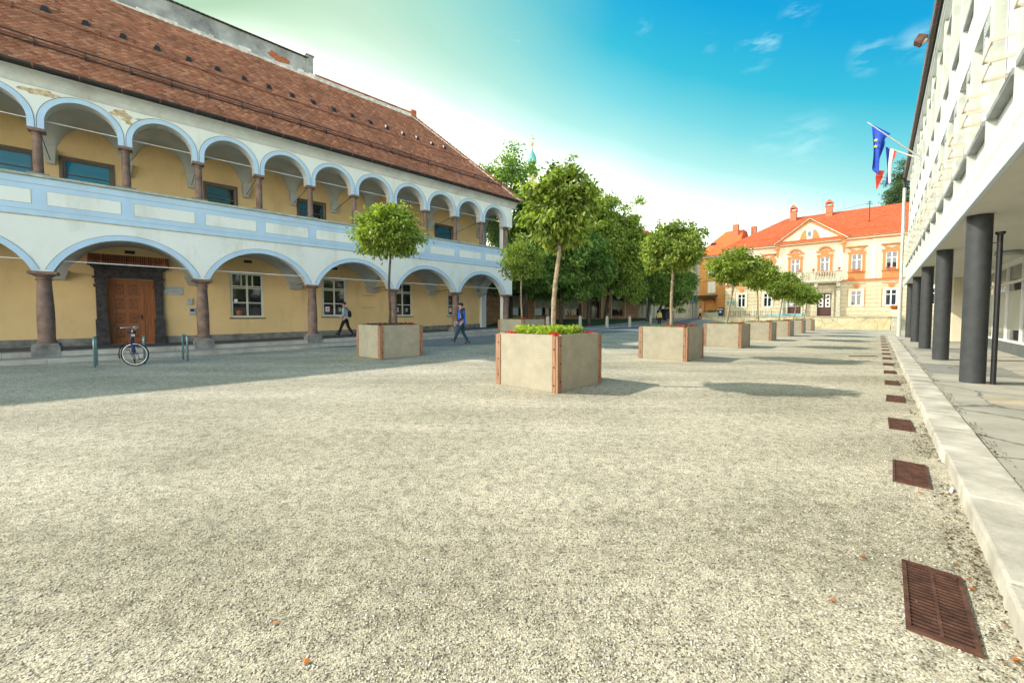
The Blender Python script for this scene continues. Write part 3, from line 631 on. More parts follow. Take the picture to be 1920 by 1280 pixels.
# --- steps and gallery floor
st=MB(); fl=MB(); du=1.01; u=-13
while u<U1+1.5:
    for (va,vb,zt) in ((.12,1.16,.145),):
        p=[]
        for uu in (u,u+du-.006):
            for v in (vb,va-.05): p.append((uu,-v,hA(uu)-.2)); p.append((uu,-v,hA(uu)+zt))
        st.hexa([p[0],p[4],p[6],p[2],p[1],p[5],p[7],p[3]])
    p=[]
    for uu in (u,u+du-.006):
        for v in (.10,-.45): p.append((uu,-v,hA(uu)-.2)); p.append((uu,-v,hA(uu)+.30))
    st.hexa([p[0],p[4],p[6],p[2],p[1],p[5],p[7],p[3]])
    u+=du
bevel(st.build('steps','steps',AB),.012)
u=-13
while u<U1+.4:
    a,b=hA(u)+.295,hA(u+1)+.295; fl.face([(u,.44,a),(u+1,.44,b),(u+1,3.2,b),(u,3.2,a)]); u+=1
fl.build('gallery_floor','terrace_floor',AB)
# --- back wall with openings
YB=3.0
gw=[(5.35,6.70,1.36,3.50),(9.42,10.73,1.40,3.50),(13.52,14.85,1.42,3.50),(17.5,18.62,1.44,3.50),(-5.2,-3.85,1.36,3.5),(-9.2,-7.9,1.36,3.5)]
DO=(1.31,2.71,.30,2.93)
uw=[(.28,1.58,6.3,7.36),(-1.75,-.42,6.3,7.36),(4.55,5.66,6.3,7.40),(8.36,9.62,6.3,7.42),(12.5,13.7,6.3,7.42),(16.6,17.93,6.3,7.46),(-5.8,-4.5,6.3,7.4)]
bw=MB(); wall_open(bw,-13,20.3,.1,4.62,YB,gw+[DO],.22); wall_open(bw,-13,20.3,5.3,9.0,YB,uw,.16)
bw.build('back_wall','plaster_yellow',AB,fix=False)
bx=MB(); bx.box(-13,20.3,YB+.30,12,0,9.0); bx.build('rear_block','plaster_yellow',AB)
for (pa,pb_2) in ((-13,1.0),(3.0,20.3)):
    pl=MB(); u=pa
    while u<pb_2-.05: b=min(u+1.2,pb_2); pl.box(u,b+.001,YB-.045,YB-.001,hA(u)+.2,hA(u)+.58); u+=1.2
    pl.build('plinth','column_base',AB)
ef=MB(); ef.box(-13,20.5,.35,YB,4.62,5.30,0); ef.build('gallery_slab','vault',AB)
# --- vaults
def vault(spring,crown_u,crown_y,bay,k0,k1,y0,y1,name,sub=14,ny=10,corb=.42):
    mb=MB(); yc=(y0+y1)/2; hy=(y1-y0)/2
    def zf(du_,y):
        a=abs(du_)/(bay/2)*1.2; e=crown_u*(1-a**2.1)**.55 if a<1 else 0
        t=abs(y-yc)/hy; w_=crown_y*(1-t**2.2)**.6 if t<1 else 0
        return spring+max(e,w_)
    for k in range(k0,k1):
        c=bay*(k+.5)
        for i in range(sub):
            # cluster samples near the piers
            s0=math.sin(-math.pi/2+math.pi*i/sub)*bay/2; s1=math.sin(-math.pi/2+math.pi*(i+1)/sub)*bay/2
            for j in range(ny):
                t0=y0+(y1-y0)*(.5-.5*math.cos(math.pi*j/ny)); t1=y0+(y1-y0)*(.5-.5*math.cos(math.pi*(j+1)/ny))
                mb.face([(c+s0,t0,zf(s0,t0)),(c+s0,t1,zf(s0,t1)),(c+s1,t1,zf(s1,t1)),(c+s1,t0,zf(s1,t0))])
    o=mb.build(name,'vault',AB,fix=False)
    bm=bmesh.new(); bm.from_mesh(o.data); bmesh.ops.remove_doubles(bm,verts=bm.verts,dist=.001); bm.to_mesh(o.data); bm.free()
    smooth_angle(o,50)
    return o
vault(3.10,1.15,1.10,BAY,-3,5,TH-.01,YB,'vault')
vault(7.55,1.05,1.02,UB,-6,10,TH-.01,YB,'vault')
# corbels where the vault webs meet the back wall
def corbel(u,zb,zt,wb,wt,dep):
    mb=MB(); mb.hexa([(u-wb,YB-.16,zb),(u+wb,YB-.16,zb),(u+wb,YB+.001,zb),(u-wb,YB+.001,zb),(u-wt,YB-dep,zt),(u+wt,YB-dep,zt),(u+wt,YB+.001,zt),(u-wt,YB+.001,zt)])
    return mb.build('corbel','vault',AB)
for k in range(-2,6):
    u=BAY*k if k<5 else 20.2
    corbel(u,2.80,3.14,.22,.35,.62)
for k in range(-6,11): corbel(UB*k if k<10 else 20.15,7.06,7.60,.11,.172,.46)
# --- tie rods
for c in gc:
    t=MB(); t.tube([(c-1.68,.20,3.26),(c+1.68,.20,3.26)],.014,8); t.build('tie_rod','tie_rod',AB)
for c in uc:
    t=MB(); t.tube([(c-.84,.20,7.70),(c+.84,.20,7.70)],.011,8); t.build('tie_rod','tie_rod',AB)
for k in range(-5,10):
    t=MB(); t.tube([(UB*k+.03,.3,7.45),(UB*k,YB-.1,7.15)],.012,6); t.build('wall_tie','iron',AB)
for k in range(1,5):
    t=MB(); t.tube([(BAY*k+.03,.3,3.1),(BAY*k,YB-.1,3.0)],.014,6); t.build('wall_tie','iron',AB)
# --- end wall with arched openings towards the street
ew=MB(); xe=20.30
def endarch(z0,zs,zr,ztop,ya,yb):
    yc=(ya+yb)/2; hw=(yb-ya)/2; n=16
    for (p,q) in ((TH*0+.44,ya),(yb,YB+.3)): 
        for x in (xe,U1): ew.face([(x,p,z0),(x,q,z0),(x,q,ztop),(x,p,ztop)])
    pts=[(yc-hw*math.cos(math.pi*i/n),zs+zr*math.sin(math.pi*i/n)) for i in range(n+1)]
    for (a,za),(b,zb) in zip(pts[:-1],pts[1:]):
        for x in (xe,U1): ew.face([(x,a,za),(x,b,zb),(x,b,ztop),(x,a,ztop)])
        ew.face([(xe,a,za),(U1,a,za),(U1,b,zb),(xe,b,zb)],1)
    for y in (ya,yb): ew.face([(xe,y,z0),(U1,y,z0),(U1,y,zs),(xe,y,zs)],1)
endarch(.3,2.75,1.15,5.4,.75,2.75)
ew.face([(xe,.34,5.3),(xe,YB+.3,5.3),(xe,YB+.3,5.9),(xe,.34,5.9)]); ew.face([(U1,.34,4.6),(U1,YB+.3,4.6),(U1,YB+.3,5.95),(U1,.34,5.95)])
endarch(5.9,7.6,.9,9.0,.8,2.7)
ew.face([(U1,YB,0),(U1,12,0),(U1,12,9.0),(U1,YB,9.0)])
ew.build('end_wall',['plaster_white','vault'],AB,fix=False)
gp=MB(); gp.face([(xe+.1,.8,5.92),(xe+.1,2.7,5.92),(xe+.1,2.7,8.45),(xe+.1,.8,8.45)]); gp_=gp.build('end_glazing','clear_glass',AB)
gf=MB()
for y in (.8,2.66): gf.box(xe+.05,xe+.14,y,y+.04,5.92,8.3)
gf.build('glazing_frame','window_white',gp_)
for (y,z) in ((1.15,7.25),(1.75,7.4),(1.2,6.6),(1.9,6.85),(2.3,7.5)):
    b_=MB(); x=xe+.09; b_.face([(x,y-.17,z+.05),(x,y-.03,z),(x,y-.02,z+.06)]); b_.face([(x,y-.03,z),(x,y+.03,z-.06),(x,y+.03,z+.05)]); b_.face([(x,y+.03,z),(x,y+.19,z+.10),(x,y+.05,z+.07)]); b_.build('bird_sticker','line_dark',gp_)
# --- windows
for i,(a,b,c,d_) in enumerate(gw):
    if i==0 or i>=4: wn=window(AB,a,b,c,d_,YB+.05,'window_paint',cols_=2,tr=(.335,.66,.70),fw=.10,bar=.05,sill='iron')
    else: wn=window(AB,a,b,c,d_,YB+.05,'window_paint',cols_=2,tr=(.345,.69,.73),fw=.11,bar=.05,sill='iron')
    if i==0:
        t=MB(); 
        for q in (1/3,2/3): t.box(a+(b-a)*q-.025,a+(b-a)*q+.025,YB+.043,YB+.10,c+(d_-c)*.715,d_-.1)
        t.build('glazing_bar','window_paint',wn)
        s=MB(); s.lathe([(.075,0),(.075,.004)],0,0,16); o=s.build('sticker','window_white',wn); o.rotation_euler=(R(90),0,0); o.location=(a+.22,YB+.083,c+.82)
        p_=MB(); p_.lathe([(.09,c+.14),(.14,c+.34)],a+.33,YB+.02,12); p_.build('flower_pot','terracotta',wn)
    if i in (1,2,3):
        for (px,pz,pw,ph) in ((a+.2,c+.28,.2,.27),(a+.85,c+.25,.22,.30)):
            p_=MB(); p_.box(px,px+pw,YB+.075,YB+.088,pz,pz+ph); q_=p_.build('poster','paper' if px<a+.5 else 'line_dark',wn)
            z_=MB(); z_.box(px+.05,px+pw-.05,YB+.070,YB+.0745,pz+.07,pz+ph-.07); z_.build('poster_picture','orange_wall' if px<a+.5 else 'plate_grey',q_)
for i,(a,b,c,d_) in enumerate(uw):
    wn=window(AB,a,b,c-.4,d_,YB+.04,'window_brown','glass_sky_reflection' if i in (0,1,6) else 'glass',cols_=1,tr=(.62,),fw=.07,bar=.03)
    s=MB(); q=.09
    s.box(a-q,a-.001,YB-.025,YB,c,d_+q); s.box(b+.001,b+q,YB-.025,YB,c,d_+q); s.box(a,b,YB-.025,YB,d_+.001,d_+q); s.build('surround','window_brown',wn)
# --- vents above windows
for a,b in ((1.86,2.16),(5.92,6.24),(9.95,10.25)):
    v=MB(); v.box(a,b,YB-.03,YB-.002,3.98,4.10); v.build('vent','iron',AB)
# niche mouldings
v=MB(); v.box(11.6,12.35,YB-.02,YB-.001,2.62,2.65); v.box(11.6,12.35,YB-.02,YB-.001,1.92,1.95); v.build('blind_niche','mansion_orange',AB)
# --- portal and door
a,b,z0,z1=DO
pt=MB()
for s,e in ((a-.31,a-.0),(b+.0,b+.27)):
    pt.box(s,e,YB-.15,YB+.05,.28,2.95); pt.box(s-.05,e+.05,YB-.22,YB-.15,.28,.62); pt.box(s-.03,e+.03,YB-.20,YB-.15,.62,1.32); pt.box(s+.06,e-.06,YB-.165,YB-.15,1.42,2.5)
    pt.box(s-.05,e+.05,YB-.20,YB-.15,2.58,2.70); pt.box(s-.02,e+.02,YB-.18,YB-.15,2.74,2.92); pt.box(s-.07,e+.07,YB-.24,YB-.15,2.93,3.0)
pt.box(a-.33,b+.29,YB-.14,YB-.001,2.95,3.33); pt.box(a-.28,b+.24,YB-.18,YB-.14,3.02,3.2)
for k,(q,zz) in enumerate(((.36,3.30),(.42,3.36),(.50,3.42))): pt.box(a-q,b+q-.03,YB-.24-.07*k,YB-.002,zz,zz+.055)
bevel(pt.build('door_surround','dark_stone',AB),.012)
tl=MB(); x=a-.48
while x<b+.44:
    tl.hexa([(x,YB-.46,3.48),(x+.052,YB-.46,3.48),(x+.052,YB,3.50),(x,YB,3.50),(x,YB-.46,3.58),(x+.052,YB-.46,3.58),(x+.052,YB,3.90),(x,YB,3.90)]); x+=.066
tl.build('door_hood','roof_tile',AB,fix=True)
dr=MB(); y=YB+.14; dr.box(a,b,y,y+.06,.3,z1); do=dr.build('door','door_wood',AB)
lf=MB(); lr=MB(); xl0,xl1=a+.06,a+1.03
lf.box(a,a+.05,y-.03,y,.3,z1); lf.box(xl1,xl1+.04,y-.035,y,.3,z1); lf.box(xl0,xl1,y-.03,y,z1-.05,z1)
for r_ in range(4):
    for c_ in range(2):
        px=xl0+.12+c_*.40; pz=.52+r_*.585; w2,h2=.33,.50
        for q in ((px,px+w2,pz,pz+.03),(px,px+w2,pz+h2-.03,pz+h2),(px,px+.03,pz+.03,pz+h2-.03),(px+w2-.03,px+w2,pz+.03,pz+h2-.03)): lf.box(q[0],q[1],y-.022,y,q[2],q[3])
        lr.box(px+.03,px+w2-.03,y-.006,y-.001,pz+.03,pz+h2-.03)  # thin darker plate stands for the shaded recess
        cx_,cz_=px+w2/2,pz+h2/2; n=20
        for i in range(n):
            t0,t1=2*math.pi*i/n,2*math.pi*(i+1)/n
            P=lambda rr,t,yy:(cx_+rr*math.cos(t),yy,cz_+rr*math.sin(t)*1.05)
            lf.hexa([P(.075,t0,y),P(.105,t0,y),P(.105,t1,y),P(.075,t1,y),P(.075,t0,y-.02),P(.105,t0,y-.02),P(.105,t1,y-.02),P(.075,t1,y-.02)])
for i in range(3): lf.box(xl1+.07+i*.10,xl1+.13+i*.10,y-.018,y,.36,z1-.05)
lf.build('door_panels','door_wood',do); lr.build('door_recess_shading','door_recess_shade',do)
hd=MB(); hd.box(xl1-.06,xl1-.02,y-.05,y-.03,1.28,1.50); hd.tube([(xl1-.04,y-.07,1.42),(xl1-.18,y-.07,1.42)],.012,8); hd.build('handle','iron',do)
# --- plaque and boxes by the door
def text_part(s,size,mat_,parent,loc,rot=(R(90),0,0),name='lettering',align='LEFT',ext=.001):
    c=bpy.data.curves.new(name,'FONT'); c.body=s; c.size=size; c.extrude=ext; c.align_x=align; c.resolution_u=2
    tmp=bpy.data.objects.new(name,c); col.objects.link(tmp); bpy.context.view_layer.update()
    me=bpy.data.meshes.new_from_object(tmp.evaluated_get(bpy.context.evaluated_depsgraph_get())); bpy.data.objects.remove(tmp); bpy.data.curves.remove(c)
    me.materials.clear(); me.materials.append(MATS[mat_]); o=bpy.data.objects.new(name,me); col.objects.link(o); o.parent=parent; o.location=loc; o.rotation_euler=rot; return o
pq=MB(); pq.box(3.02,3.65,YB-.03,YB-.002,2.36,2.72); P_=bevel(pq.build('plaque','plate_grey',AB),.004)
text_part('POKRAJINSKI MUZEJ',.048,'text_dark',P_,(3.19,YB-.031,2.625)); text_part('V CELJU',.034,'text_dark',P_,(3.35,YB-.031,2.54),align='CENTER')
text_part('STARA GROFIJA, MUZEJSKI TRG 1',.030,'text_dark',P_,(3.335,YB-.031,2.475),align='CENTER'); text_part('CELJE',.02,'text_dark',P_,(3.35,YB-.031,2.44),align='CENTER')
lg=MB(); lg.box(3.08,3.11,YB-.033,YB-.031,2.64,2.66); lg.box(3.12,3.17,YB-.033,YB-.031,2.60,2.612); lg.box(3.06,3.10,YB-.033,YB-.031,2.385,2.41); lg.box(3.57,3.60,YB-.033,YB-.031,2.385,2.405); lg.build('emblem','text_dark',P_)
bb_=MB(); bb_.box(3.74,3.96,YB-.07,YB-.002,1.93,2.22); B_=bevel(bb_.build('notice_box','plate_grey',AB),.006)
sc_=MB(); sc_.box(3.82,3.90,YB-.075,YB-.0705,2.08,2.14); sc_.build('button_panel','grey_wall',B_)
bb_=MB(); bb_.box(3.82,4.05,YB-.08,YB-.002,1.50,1.80); B_=bevel(bb_.build('intercom','plate_grey',AB),.006)
sc_=MB(); sc_.box(3.86,4.01,YB-.084,YB-.0805,1.64,1.75); sc_.build('screen','screen_blue',B_)
# --- cornice, gutter
cn_=MB(); n=8; ys_=[0,-.03,-.05,-.08,-.13,-.20,-.29,-.40,-.44]; zs_=[8.66,8.66,8.72,8.80,8.87,8.93,8.97,8.99,9.03]
for i in range(8): cn_.face([(x0A,ys_[i],zs_[i]),(U1+.3,ys_[i],zs_[i]),(U1+.3,ys_[i+1],zs_[i+1]),(x0A,ys_[i+1],zs_[i+1])])
cn_.face([(U1+.3,0,8.66)]+[(U1+.3,ys_[i],zs_[i]) for i in range(1,9)]+[(U1+.3,0,9.03)])
cn_.face([(U1,0,8.83),(U1+.3,0,8.9),(U1+.3,YB,8.9),(U1,YB,8.83)])
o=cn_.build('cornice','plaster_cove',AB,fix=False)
gt=MB(); n=10
for (ra,yy) in ((.085,0),):
    for i in range(n):
        t0,t1=math.pi*i/n,math.pi*(i+1)/n; f_=lambda t:(-.53-.085*math.cos(t),9.10-.085*math.sin(t))
        p0_,p1_=f_(t0),f_(t1); gt.face([(x0A,p0_[0],p0_[1]),(U1+.45,p0_[0],p0_[1]),(U1+.45,p1_[0],p1_[1]),(x0A,p1_[0],p1_[1])])
gt.box(x0A,U1+.45,-.62,-.605,9.095,9.115); gt.box(x0A,U1+.45,-.45,-.40,9.0,9.12)
G_=gt.build('gutter','gutter',AB,fix=False)
x=-11.6
while x<U1+.3:
    gb=MB()
    for i in range(n):
        t0,t1=math.pi*i/n,math.pi*(i+1)/n; f_=lambda t,e:(-.53-(.09+e)*math.cos(t),9.10-(.09+e)*math.sin(t))
        a_,b_,c_,d_=f_(t0,0),f_(t1,0),f_(t1,.006),f_(t0,.006)
        gb.hexa([(x,a_[0],a_[1]),(x+.035,a_[0],a_[1]),(x+.035,b_[0],b_[1]),(x,b_[0],b_[1]),(x,d_[0],d_[1]),(x+.035,d_[0],d_[1]),(x+.035,c_[0],c_[1]),(x,c_[0],c_[1])])
    gb.build('gutter_bracket','copper',G_); x+=.97
# --- roof: courses of plain tiles on a hipped roof
KR=6.4/6.5; EY,EZ=-.56,9.06; RY=6.0; RZ=EZ+(RY-EY)*KR; SL=math.hypot(1,KR)
HU=U1+.45; HSL=(HU-16.78)/(RY-EY)
def hip_u(y): return HU-(y-EY)*HSL
def tiles():
    V=[];F=[]; r=random.Random(11); tw=.18; crs=.165/SL
    y=EY; row=0
    while y<RY:
        y2=y+crs*1.08; ue=hip_u(y)
        u=-12.4+(row%2)*tw/2
        while u<ue:
            j=r.uniform(-.004,.004); k=r.uniform(-.004,.004); z0=EZ+(y-EY)*KR; z1=EZ+(y2-EY)*KR; t=.036+r.uniform(0,.008)
            b=len(V); a_,c_=u+.003,min(u+tw-.003,ue+.02)
            yn=y-.008+k
            m_=(a_+c_)/2
            V+=[(a_,yn+.014,z0+t*.75+j),(m_,yn-.012,z0+t*.75-.02+j),(c_,yn+.014,z0+t*.75+j),(c_,y2,z1+.004),(a_,y2,z1+.004),(a_,yn+.014,z0-.012),(m_,yn-.012,z0-.03),(c_,yn+.014,z0-.012)]
            F+=[(b,b+1,b+2,b+3,b+4),(b+5,b+6,b+1,b),(b+6,b+7,b+2,b+1)]
            u+=tw
        y+=crs; row+=1
    me=bpy.data.meshes.new('roof'); me.from_pydata(V,[],F); me.materials.append(MATS['roof_tile']); me.update()
    o=bpy.data.objects.new('roof',me); col.objects.link(o); o.parent=AB; return o
ROOF=tiles()
ru=MB(); e_=.02
ru.face([(-12.5,EY+.02,EZ-e_),(HU,EY+.02,EZ-e_),(hip_u(RY),RY,RZ-e_),(-12.5,RY,RZ-e_)])
ru.face([(HU,EY,EZ-e_),(HU,12.6,EZ-e_),(hip_u(RY),RY,RZ-e_)]); ru.face([(HU,12.6,EZ-e_),(-12.5,12.6,EZ-e_),(-12.5,RY,RZ-e_),(hip_u(RY),RY,RZ-e_)])
ru.face([(-12.5,EY,EZ-e_),(-12.5,RY,RZ-e_),(-12.5,12.6,EZ-e_)])
ru.face([(-12.5,EY+.02,EZ-e_),(HU,EY+.02,EZ-e_),(HU,.0,EZ-e_-.01),(-12.5,.0,EZ-e_-.01)])
ru.build('roof_underlay','line_dark',ROOF,fix=False)
hp=MB(); n=34
for i in range(n):
    y0_,y1_=EY+(RY-EY)*i/n,EY+(RY-EY)*(i+1.12)/n
    hp.tube([(hip_u(y0_),y0_,EZ+(y0_-EY)*KR+.06),(hip_u(y1_),y1_,EZ+(y1_-EY)*KR+.035)],[.105,.085],8)
hp.build('hip_tiles','roof_tile',ROOF)
vg=MB(); 
for i in range(26):
    y0_,y1_=EY+.05+(RY-EY)*i/26,EY+(RY-EY)*(i+1)/26; zz=lambda y:EZ+(y-EY)*KR
    vg.hexa([(hip_u(y0_)-.20,y0_,zz(y0_)+.01),(hip_u(y0_)-.06,y0_,zz(y0_)+.01),(hip_u(y1_)-.06,y1_,zz(y1_)+.01),(hip_u(y1_)-.20,y1_,zz(y1_)+.01),(hip_u(y0_)-.20,y0_,zz(y0_)+.045),(hip_u(y0_)-.06,y0_,zz(y0_)+.075),(hip_u(y1_)-.06,y1_,zz(y1_)+.075),(hip_u(y1_)-.20,y1_,zz(y1_)+.045)])
vg.build('hip_mortar','mortar_white',ROOF)
rd=MB(); x=10.25
while x<hip_u(RY)+.1: rd.tube([(x,RY,RZ+.16),(x+.42,RY,RZ+.19)],[.14,.12],8); x+=.37
rd.build('ridge_tiles','roof_tile',ROOF)
rm=MB(); rm.box(10.1,hip_u(RY)-.1,RY-.16,RY-.02,RZ-.12,RZ+.10); rm.build('ridge_mortar','mortar_white',ROOF)
rs=MB(); rs.box(hip_u(RY)-.25,hip_u(RY)+.15,RY-.2,RY+.2,RZ-.05,RZ+.42); bevel(rs.build('ridge_end','old_brick',ROOF),.04)
# snow guards
def zr(y): return EZ+(y-EY)*KR
for (yy,top,sp_,m_,rows) in ((.50,.30,1.12,'gutter',3),(2.45,.16,2.1,'copper',1)):
    x=-11.2
    while x<hip_u(yy)-.3:
        q=MB(); q.box(x-.018,x+.018,yy-.03,yy+.03,zr(yy)+.0,zr(yy)+top); q.hexa([(x-.02,yy+.02,zr(yy)+.02),(x+.02,yy+.02,zr(yy)+.02),(x+.02,yy+.35,zr(yy+.35)+.03),(x-.02,yy+.35,zr(yy+.35)+.03),(x-.02,yy+.02,zr(yy)+.10),(x+.02,yy+.02,zr(yy)+.10),(x+.02,yy+.35,zr(yy+.35)+.05),(x-.02,yy+.35,zr(yy+.35)+.05)])
        q.build('snow_guard_post',m_,ROOF); x+=sp_
    for k in range(rows):
        q=MB(); q.tube([(-12.3,yy-.02,zr(yy)+.08+k*.10),(hip_u(yy)-.25,yy-.02,zr(yy)+.08+k*.10)],.022,6); q.build('snow_guard_rail',m_ if k!=1 else 'copper',ROOF)
x=-11.2
while x<hip_u(3.0)-.5:
    q=MB(); y=3.0+.05*math.sin(x*3); q.hexa([(x-.12,y-.10,zr(y-.10)+.02),(x+.12,y-.10,zr(y-.10)+.02),(x+.05,y+.30,zr(y+.3)+.03),(x-.05,y+.30,zr(y+.3)+.03),(x-.06,y-.10,zr(y)+.12),(x+.06,y-.10,zr(y)+.12),(x+.03,y+.30,zr(y+.3)+.05),(x-.03,y+.30,zr(y+.3)+.05)])
    q.build('roof_vent','iron',ROOF); x+=1.02
# fire wall behind the ridge
fw_=MB(); fw_.box(-12.5,9.85,RY+.05,RY+.5,RZ-.6,RZ+1.05,0)
fw_.build('fire_wall','grey_render',AB)
fc=MB(); x=-12.5; r=random.Random(4)
while x<9.8: fc.hexa([(x,RY-.06,RZ+1.04),(x+.19,RY-.06,RZ+1.04),(x+.19,RY+.62,RZ+1.04),(x,RY+.62,RZ+1.04),(x,RY-.06,RZ+1.09),(x+.19,RY-.06,RZ+1.09),(x+.19,RY+.62,RZ+1.12+r.uniform(0,.02)),(x,RY+.62,RZ+1.12)]); x+=.2
fc.build('wall_cap','gutter',AB)
fe=MB(); fe.box(9.8,10.15,RY-.02,RY+.6,RZ-.5,RZ+1.22); fe.box(9.74,10.22,RY-.08,RY+.66,RZ+1.22,RZ+1.28); bevel(fe.build('wall_end_pier','grey_render',AB),.02)
ff=MB(); r=random.Random(8); x=-12.4
while x<10:   # crumbling mortar fillet along the tile edge
    l_=r.uniform(.15,.6)
    ff.box(x,x+l_+.002,RY-.06-r.uniform(0,.05),RY+.04,RZ-.10,RZ+.06+r.uniform(-.06,.16))
    x+=l_
ff.build('mortar_fillet','mortar_white',AB)
def blotch(parent,u,z,ru_,rz_,y,m_,name,seed,th=.004,n=34):
    r=random.Random(seed); pts=[]
    ph=[r.uniform(0,6.28) for _ in range(4)]
    for i in range(n):
        a=2*math.pi*i/n; k=1+.28*math.sin(2*a+ph[0])+.18*math.sin(3*a+ph[1])+.14*math.sin(5*a+ph[2])+.10*math.sin(9*a+ph[3])+r.uniform(-.07,.07)
        pts.append((u+ru_*k*math.cos(a),z+rz_*k*math.sin(a)))
    mb=MB(); mb.prism(pts,y-th,y+.001); return mb.build(name,m_,parent)
blotch(AB,.02,8.50,.26,.11,0,'peeled','peeled_plaster',1); blotch(AB,.33,8.49,.20,.06,-.0002,'peeled','peeled_plaster',2,.006)
blotch(AB,1.95,8.47,.20,.15,0,'peeled','peeled_plaster',3); blotch(AB,2.10,8.28,.13,.10,-.0002,'peeled','peeled_plaster',5,.006); blotch(AB,2.5,8.42,.22,.05,0,'peeled','peeled_plaster',6)
blotch(AB,8.35,RZ+.42,.42,.24,RY+.05,'old_brick','exposed_brick',7,.02)
# ============================================================ OFFICE BUILDING (right)
OB=thing('office_building','white modernist office block on dark round columns with projecting fins and window rails','building',(0,0,0),R(90-W_ANG))
# local X = along the front, local Y = -n
FC=-1.20; MOD=1.89; D0=-5.15; NM=22; D1=D0+NM*MOD; ZS=3.45; ZT=10.25
b_=MB(); b_.box(D0,D1,-9,FC-.34,3.8,ZT); b_.box(D0,D1,-9,FC-.02,ZS+.002,3.8,1); b_.build('body',['office_white','soffit'],OB)
b_=MB(); b_.box(D0-.05,D1+.05,FC-.01,FC+.05,ZS-.03,3.77); bevel(b_.build('fascia','office_blue',OB),.006)
b_=MB(); b_.box(D0-.2,D1+.2,-9.3,FC+.09,ZT,ZT+.16); b_.box(D0-.1,D1+.1,-9.2,FC+.05,ZT-.06,ZT-.002); b_.build('eaves_slab','office_white',OB)
b_=MB(); b_.box(D0-.2,D1+.2,FC+.06,FC+.105,ZT+.165,ZT+.30); n=8
for i in range(n):
    t0,t1=math.pi*i/n,math.pi*(i+1)/n; f_=lambda t:(FC+.18+.09*math.cos(t),ZT+.24-.12*math.sin(t))
    a_,c_=f_(t0),f_(t1); b_.face([(D0-.2,a_[0],a_[1]),(D1+.2,a_[0],a_[1]),(D1+.2,c_[0],c_[1]),(D0-.2,c_[0],c_[1])])
G2=b_.build('gutter','gutter',OB,fix=False)
x=D0+.3
while x<D1:
    b_=MB()
    for i in range(n):
        t0,t1=math.pi*i/n,math.pi*(i+1)/n; f_=lambda t,e:(FC+.18+(.093+e)*math.cos(t),ZT+.24-(.123+e)*math.sin(t))
        a_,c_,d_,e_=f_(t0,0),f_(t1,0),f_(t1,.006),f_(t0,.006)
        b_.hexa([(x,*a_),(x+.03,*a_),(x+.03,*c_),(x,*c_),(x,*e_),(x+.03,*e_),(x+.03,*d_),(x,*d_)])
    b_.build('gutter_bracket','copper',G2); x+=.95
for k in range(NM):
    x=D0+k*MOD+.10   # fin centre
    f_=MB(); f_.box(x-.10,x+.10,FC-.335,FC-.0,3.84,ZT-.11); bevel(f_.build('fin','office_fin',OB),.008,1)
    l,r_=x+.10,x+MOD-.10
    sp_=MB(); sp_.box(l,r_,FC-.336,FC-.10,3.80,4.56); sp_.build('spandrel','office_white',OB); sp_=MB(); sp_.box(l,r_,FC-.336,FC-.10,6.62,7.86); sp_.build('spandrel','office_white',OB)
    si=MB(); si.hexa([(l,FC-.335,4.58),(r_,FC-.335,4.58),(r_,FC+.02,4.58),(l,FC+.02,4.58),(l,FC-.335,4.70),(r_,FC-.335,4.70),(r_,FC+.02,4.66),(l,FC+.02,4.66)]); si.build('sill','office_sill_shade',OB)
    si=MB(); si.box(l,r_,FC-.335,FC-.02,7.88,7.97); si.build('sill','office_sill_shade',OB)
    lp=MB(); lp.box(x-.03,x+MOD-.15,FC-.0,FC+.035,3.79,3.835); lp.build('ledge','rail_beige',OB)
    for (z0,z1) in ((4.70,6.55),(7.97,9.72)):
        wn=MB(); y0=FC-.20; m_=l+(r_-l)*.42
        for q in ((l,l+.06,z0,z1),(r_-.06,r_,z0,z1),(l+.06,r_-.06,z0,z0+.06),(l+.06,r_-.06,z1-.06,z1),(m_-.035,m_+.035,z0+.06,z1-.06)): wn.box(q[0],q[1],y0-.06,y0,q[2],q[3])
        W_=wn.build('window','office_white',OB)
        g_=MB(); g_.face([(l+.01,y0-.03,z0+.01),(r_-.01,y0-.03,z0+.01),(r_-.01,y0-.03,z1-.01),(l+.01,y0-.03,z1-.01)]); g_.build('pane','glass',W_)
        # deep mullion with a dark joint
        if z0<5: mu=MB(); mu.box(m_-.10,m_+.10,y0+.001,FC-.03,z0+.01,z1); mu.box(m_-.006,m_+.006,FC-.03,FC-.026,z0+.01,z1-.02,1); mu.build('mullion',['office_white','line_dark'],W_)
    lo_=MB()
    for j in range(4): lo_.hexa([(l+.05,FC-.15,6.50-.055*j),(l+.75,FC-.15,6.50-.055*j),(l+.75,FC-.02,6.46-.055*j),(l+.05,FC-.02,6.46-.055*j),(l+.05,FC-.15,6.515-.055*j),(l+.75,FC-.15,6.515-.055*j),(l+.75,FC-.02,6.475-.055*j),(l+.05,FC-.02,6.475-.055*j)])
    lo_.box(l,r_,FC-.20,FC-.01,6.56,6.62); lo_.build('louvre','office_white',OB)
    lo_=MB(); lo_.box(l,r_,FC-.33,FC-.03,9.74,9.80); lo_.build('lintel','office_fin',OB)
    # window guard: two bent flat bars standing off the sill
    rl=MB()
    for z in (4.80,5.06):
        rl.box(l-.02,l+.62,FC+.20,FC+.212,z,z+.045); rl.box(l-.032,l-.02,FC-.05,FC+.212,z,z+.045); rl.box(l+.62,l+.632,FC-.10,FC+.212,z,z+.045)
    rl.box(l+.05,l+.09,FC+.188,FC+.1995,4.80,5.10)
    if k>0: rl.build('window_guard','rail_beige',OB)
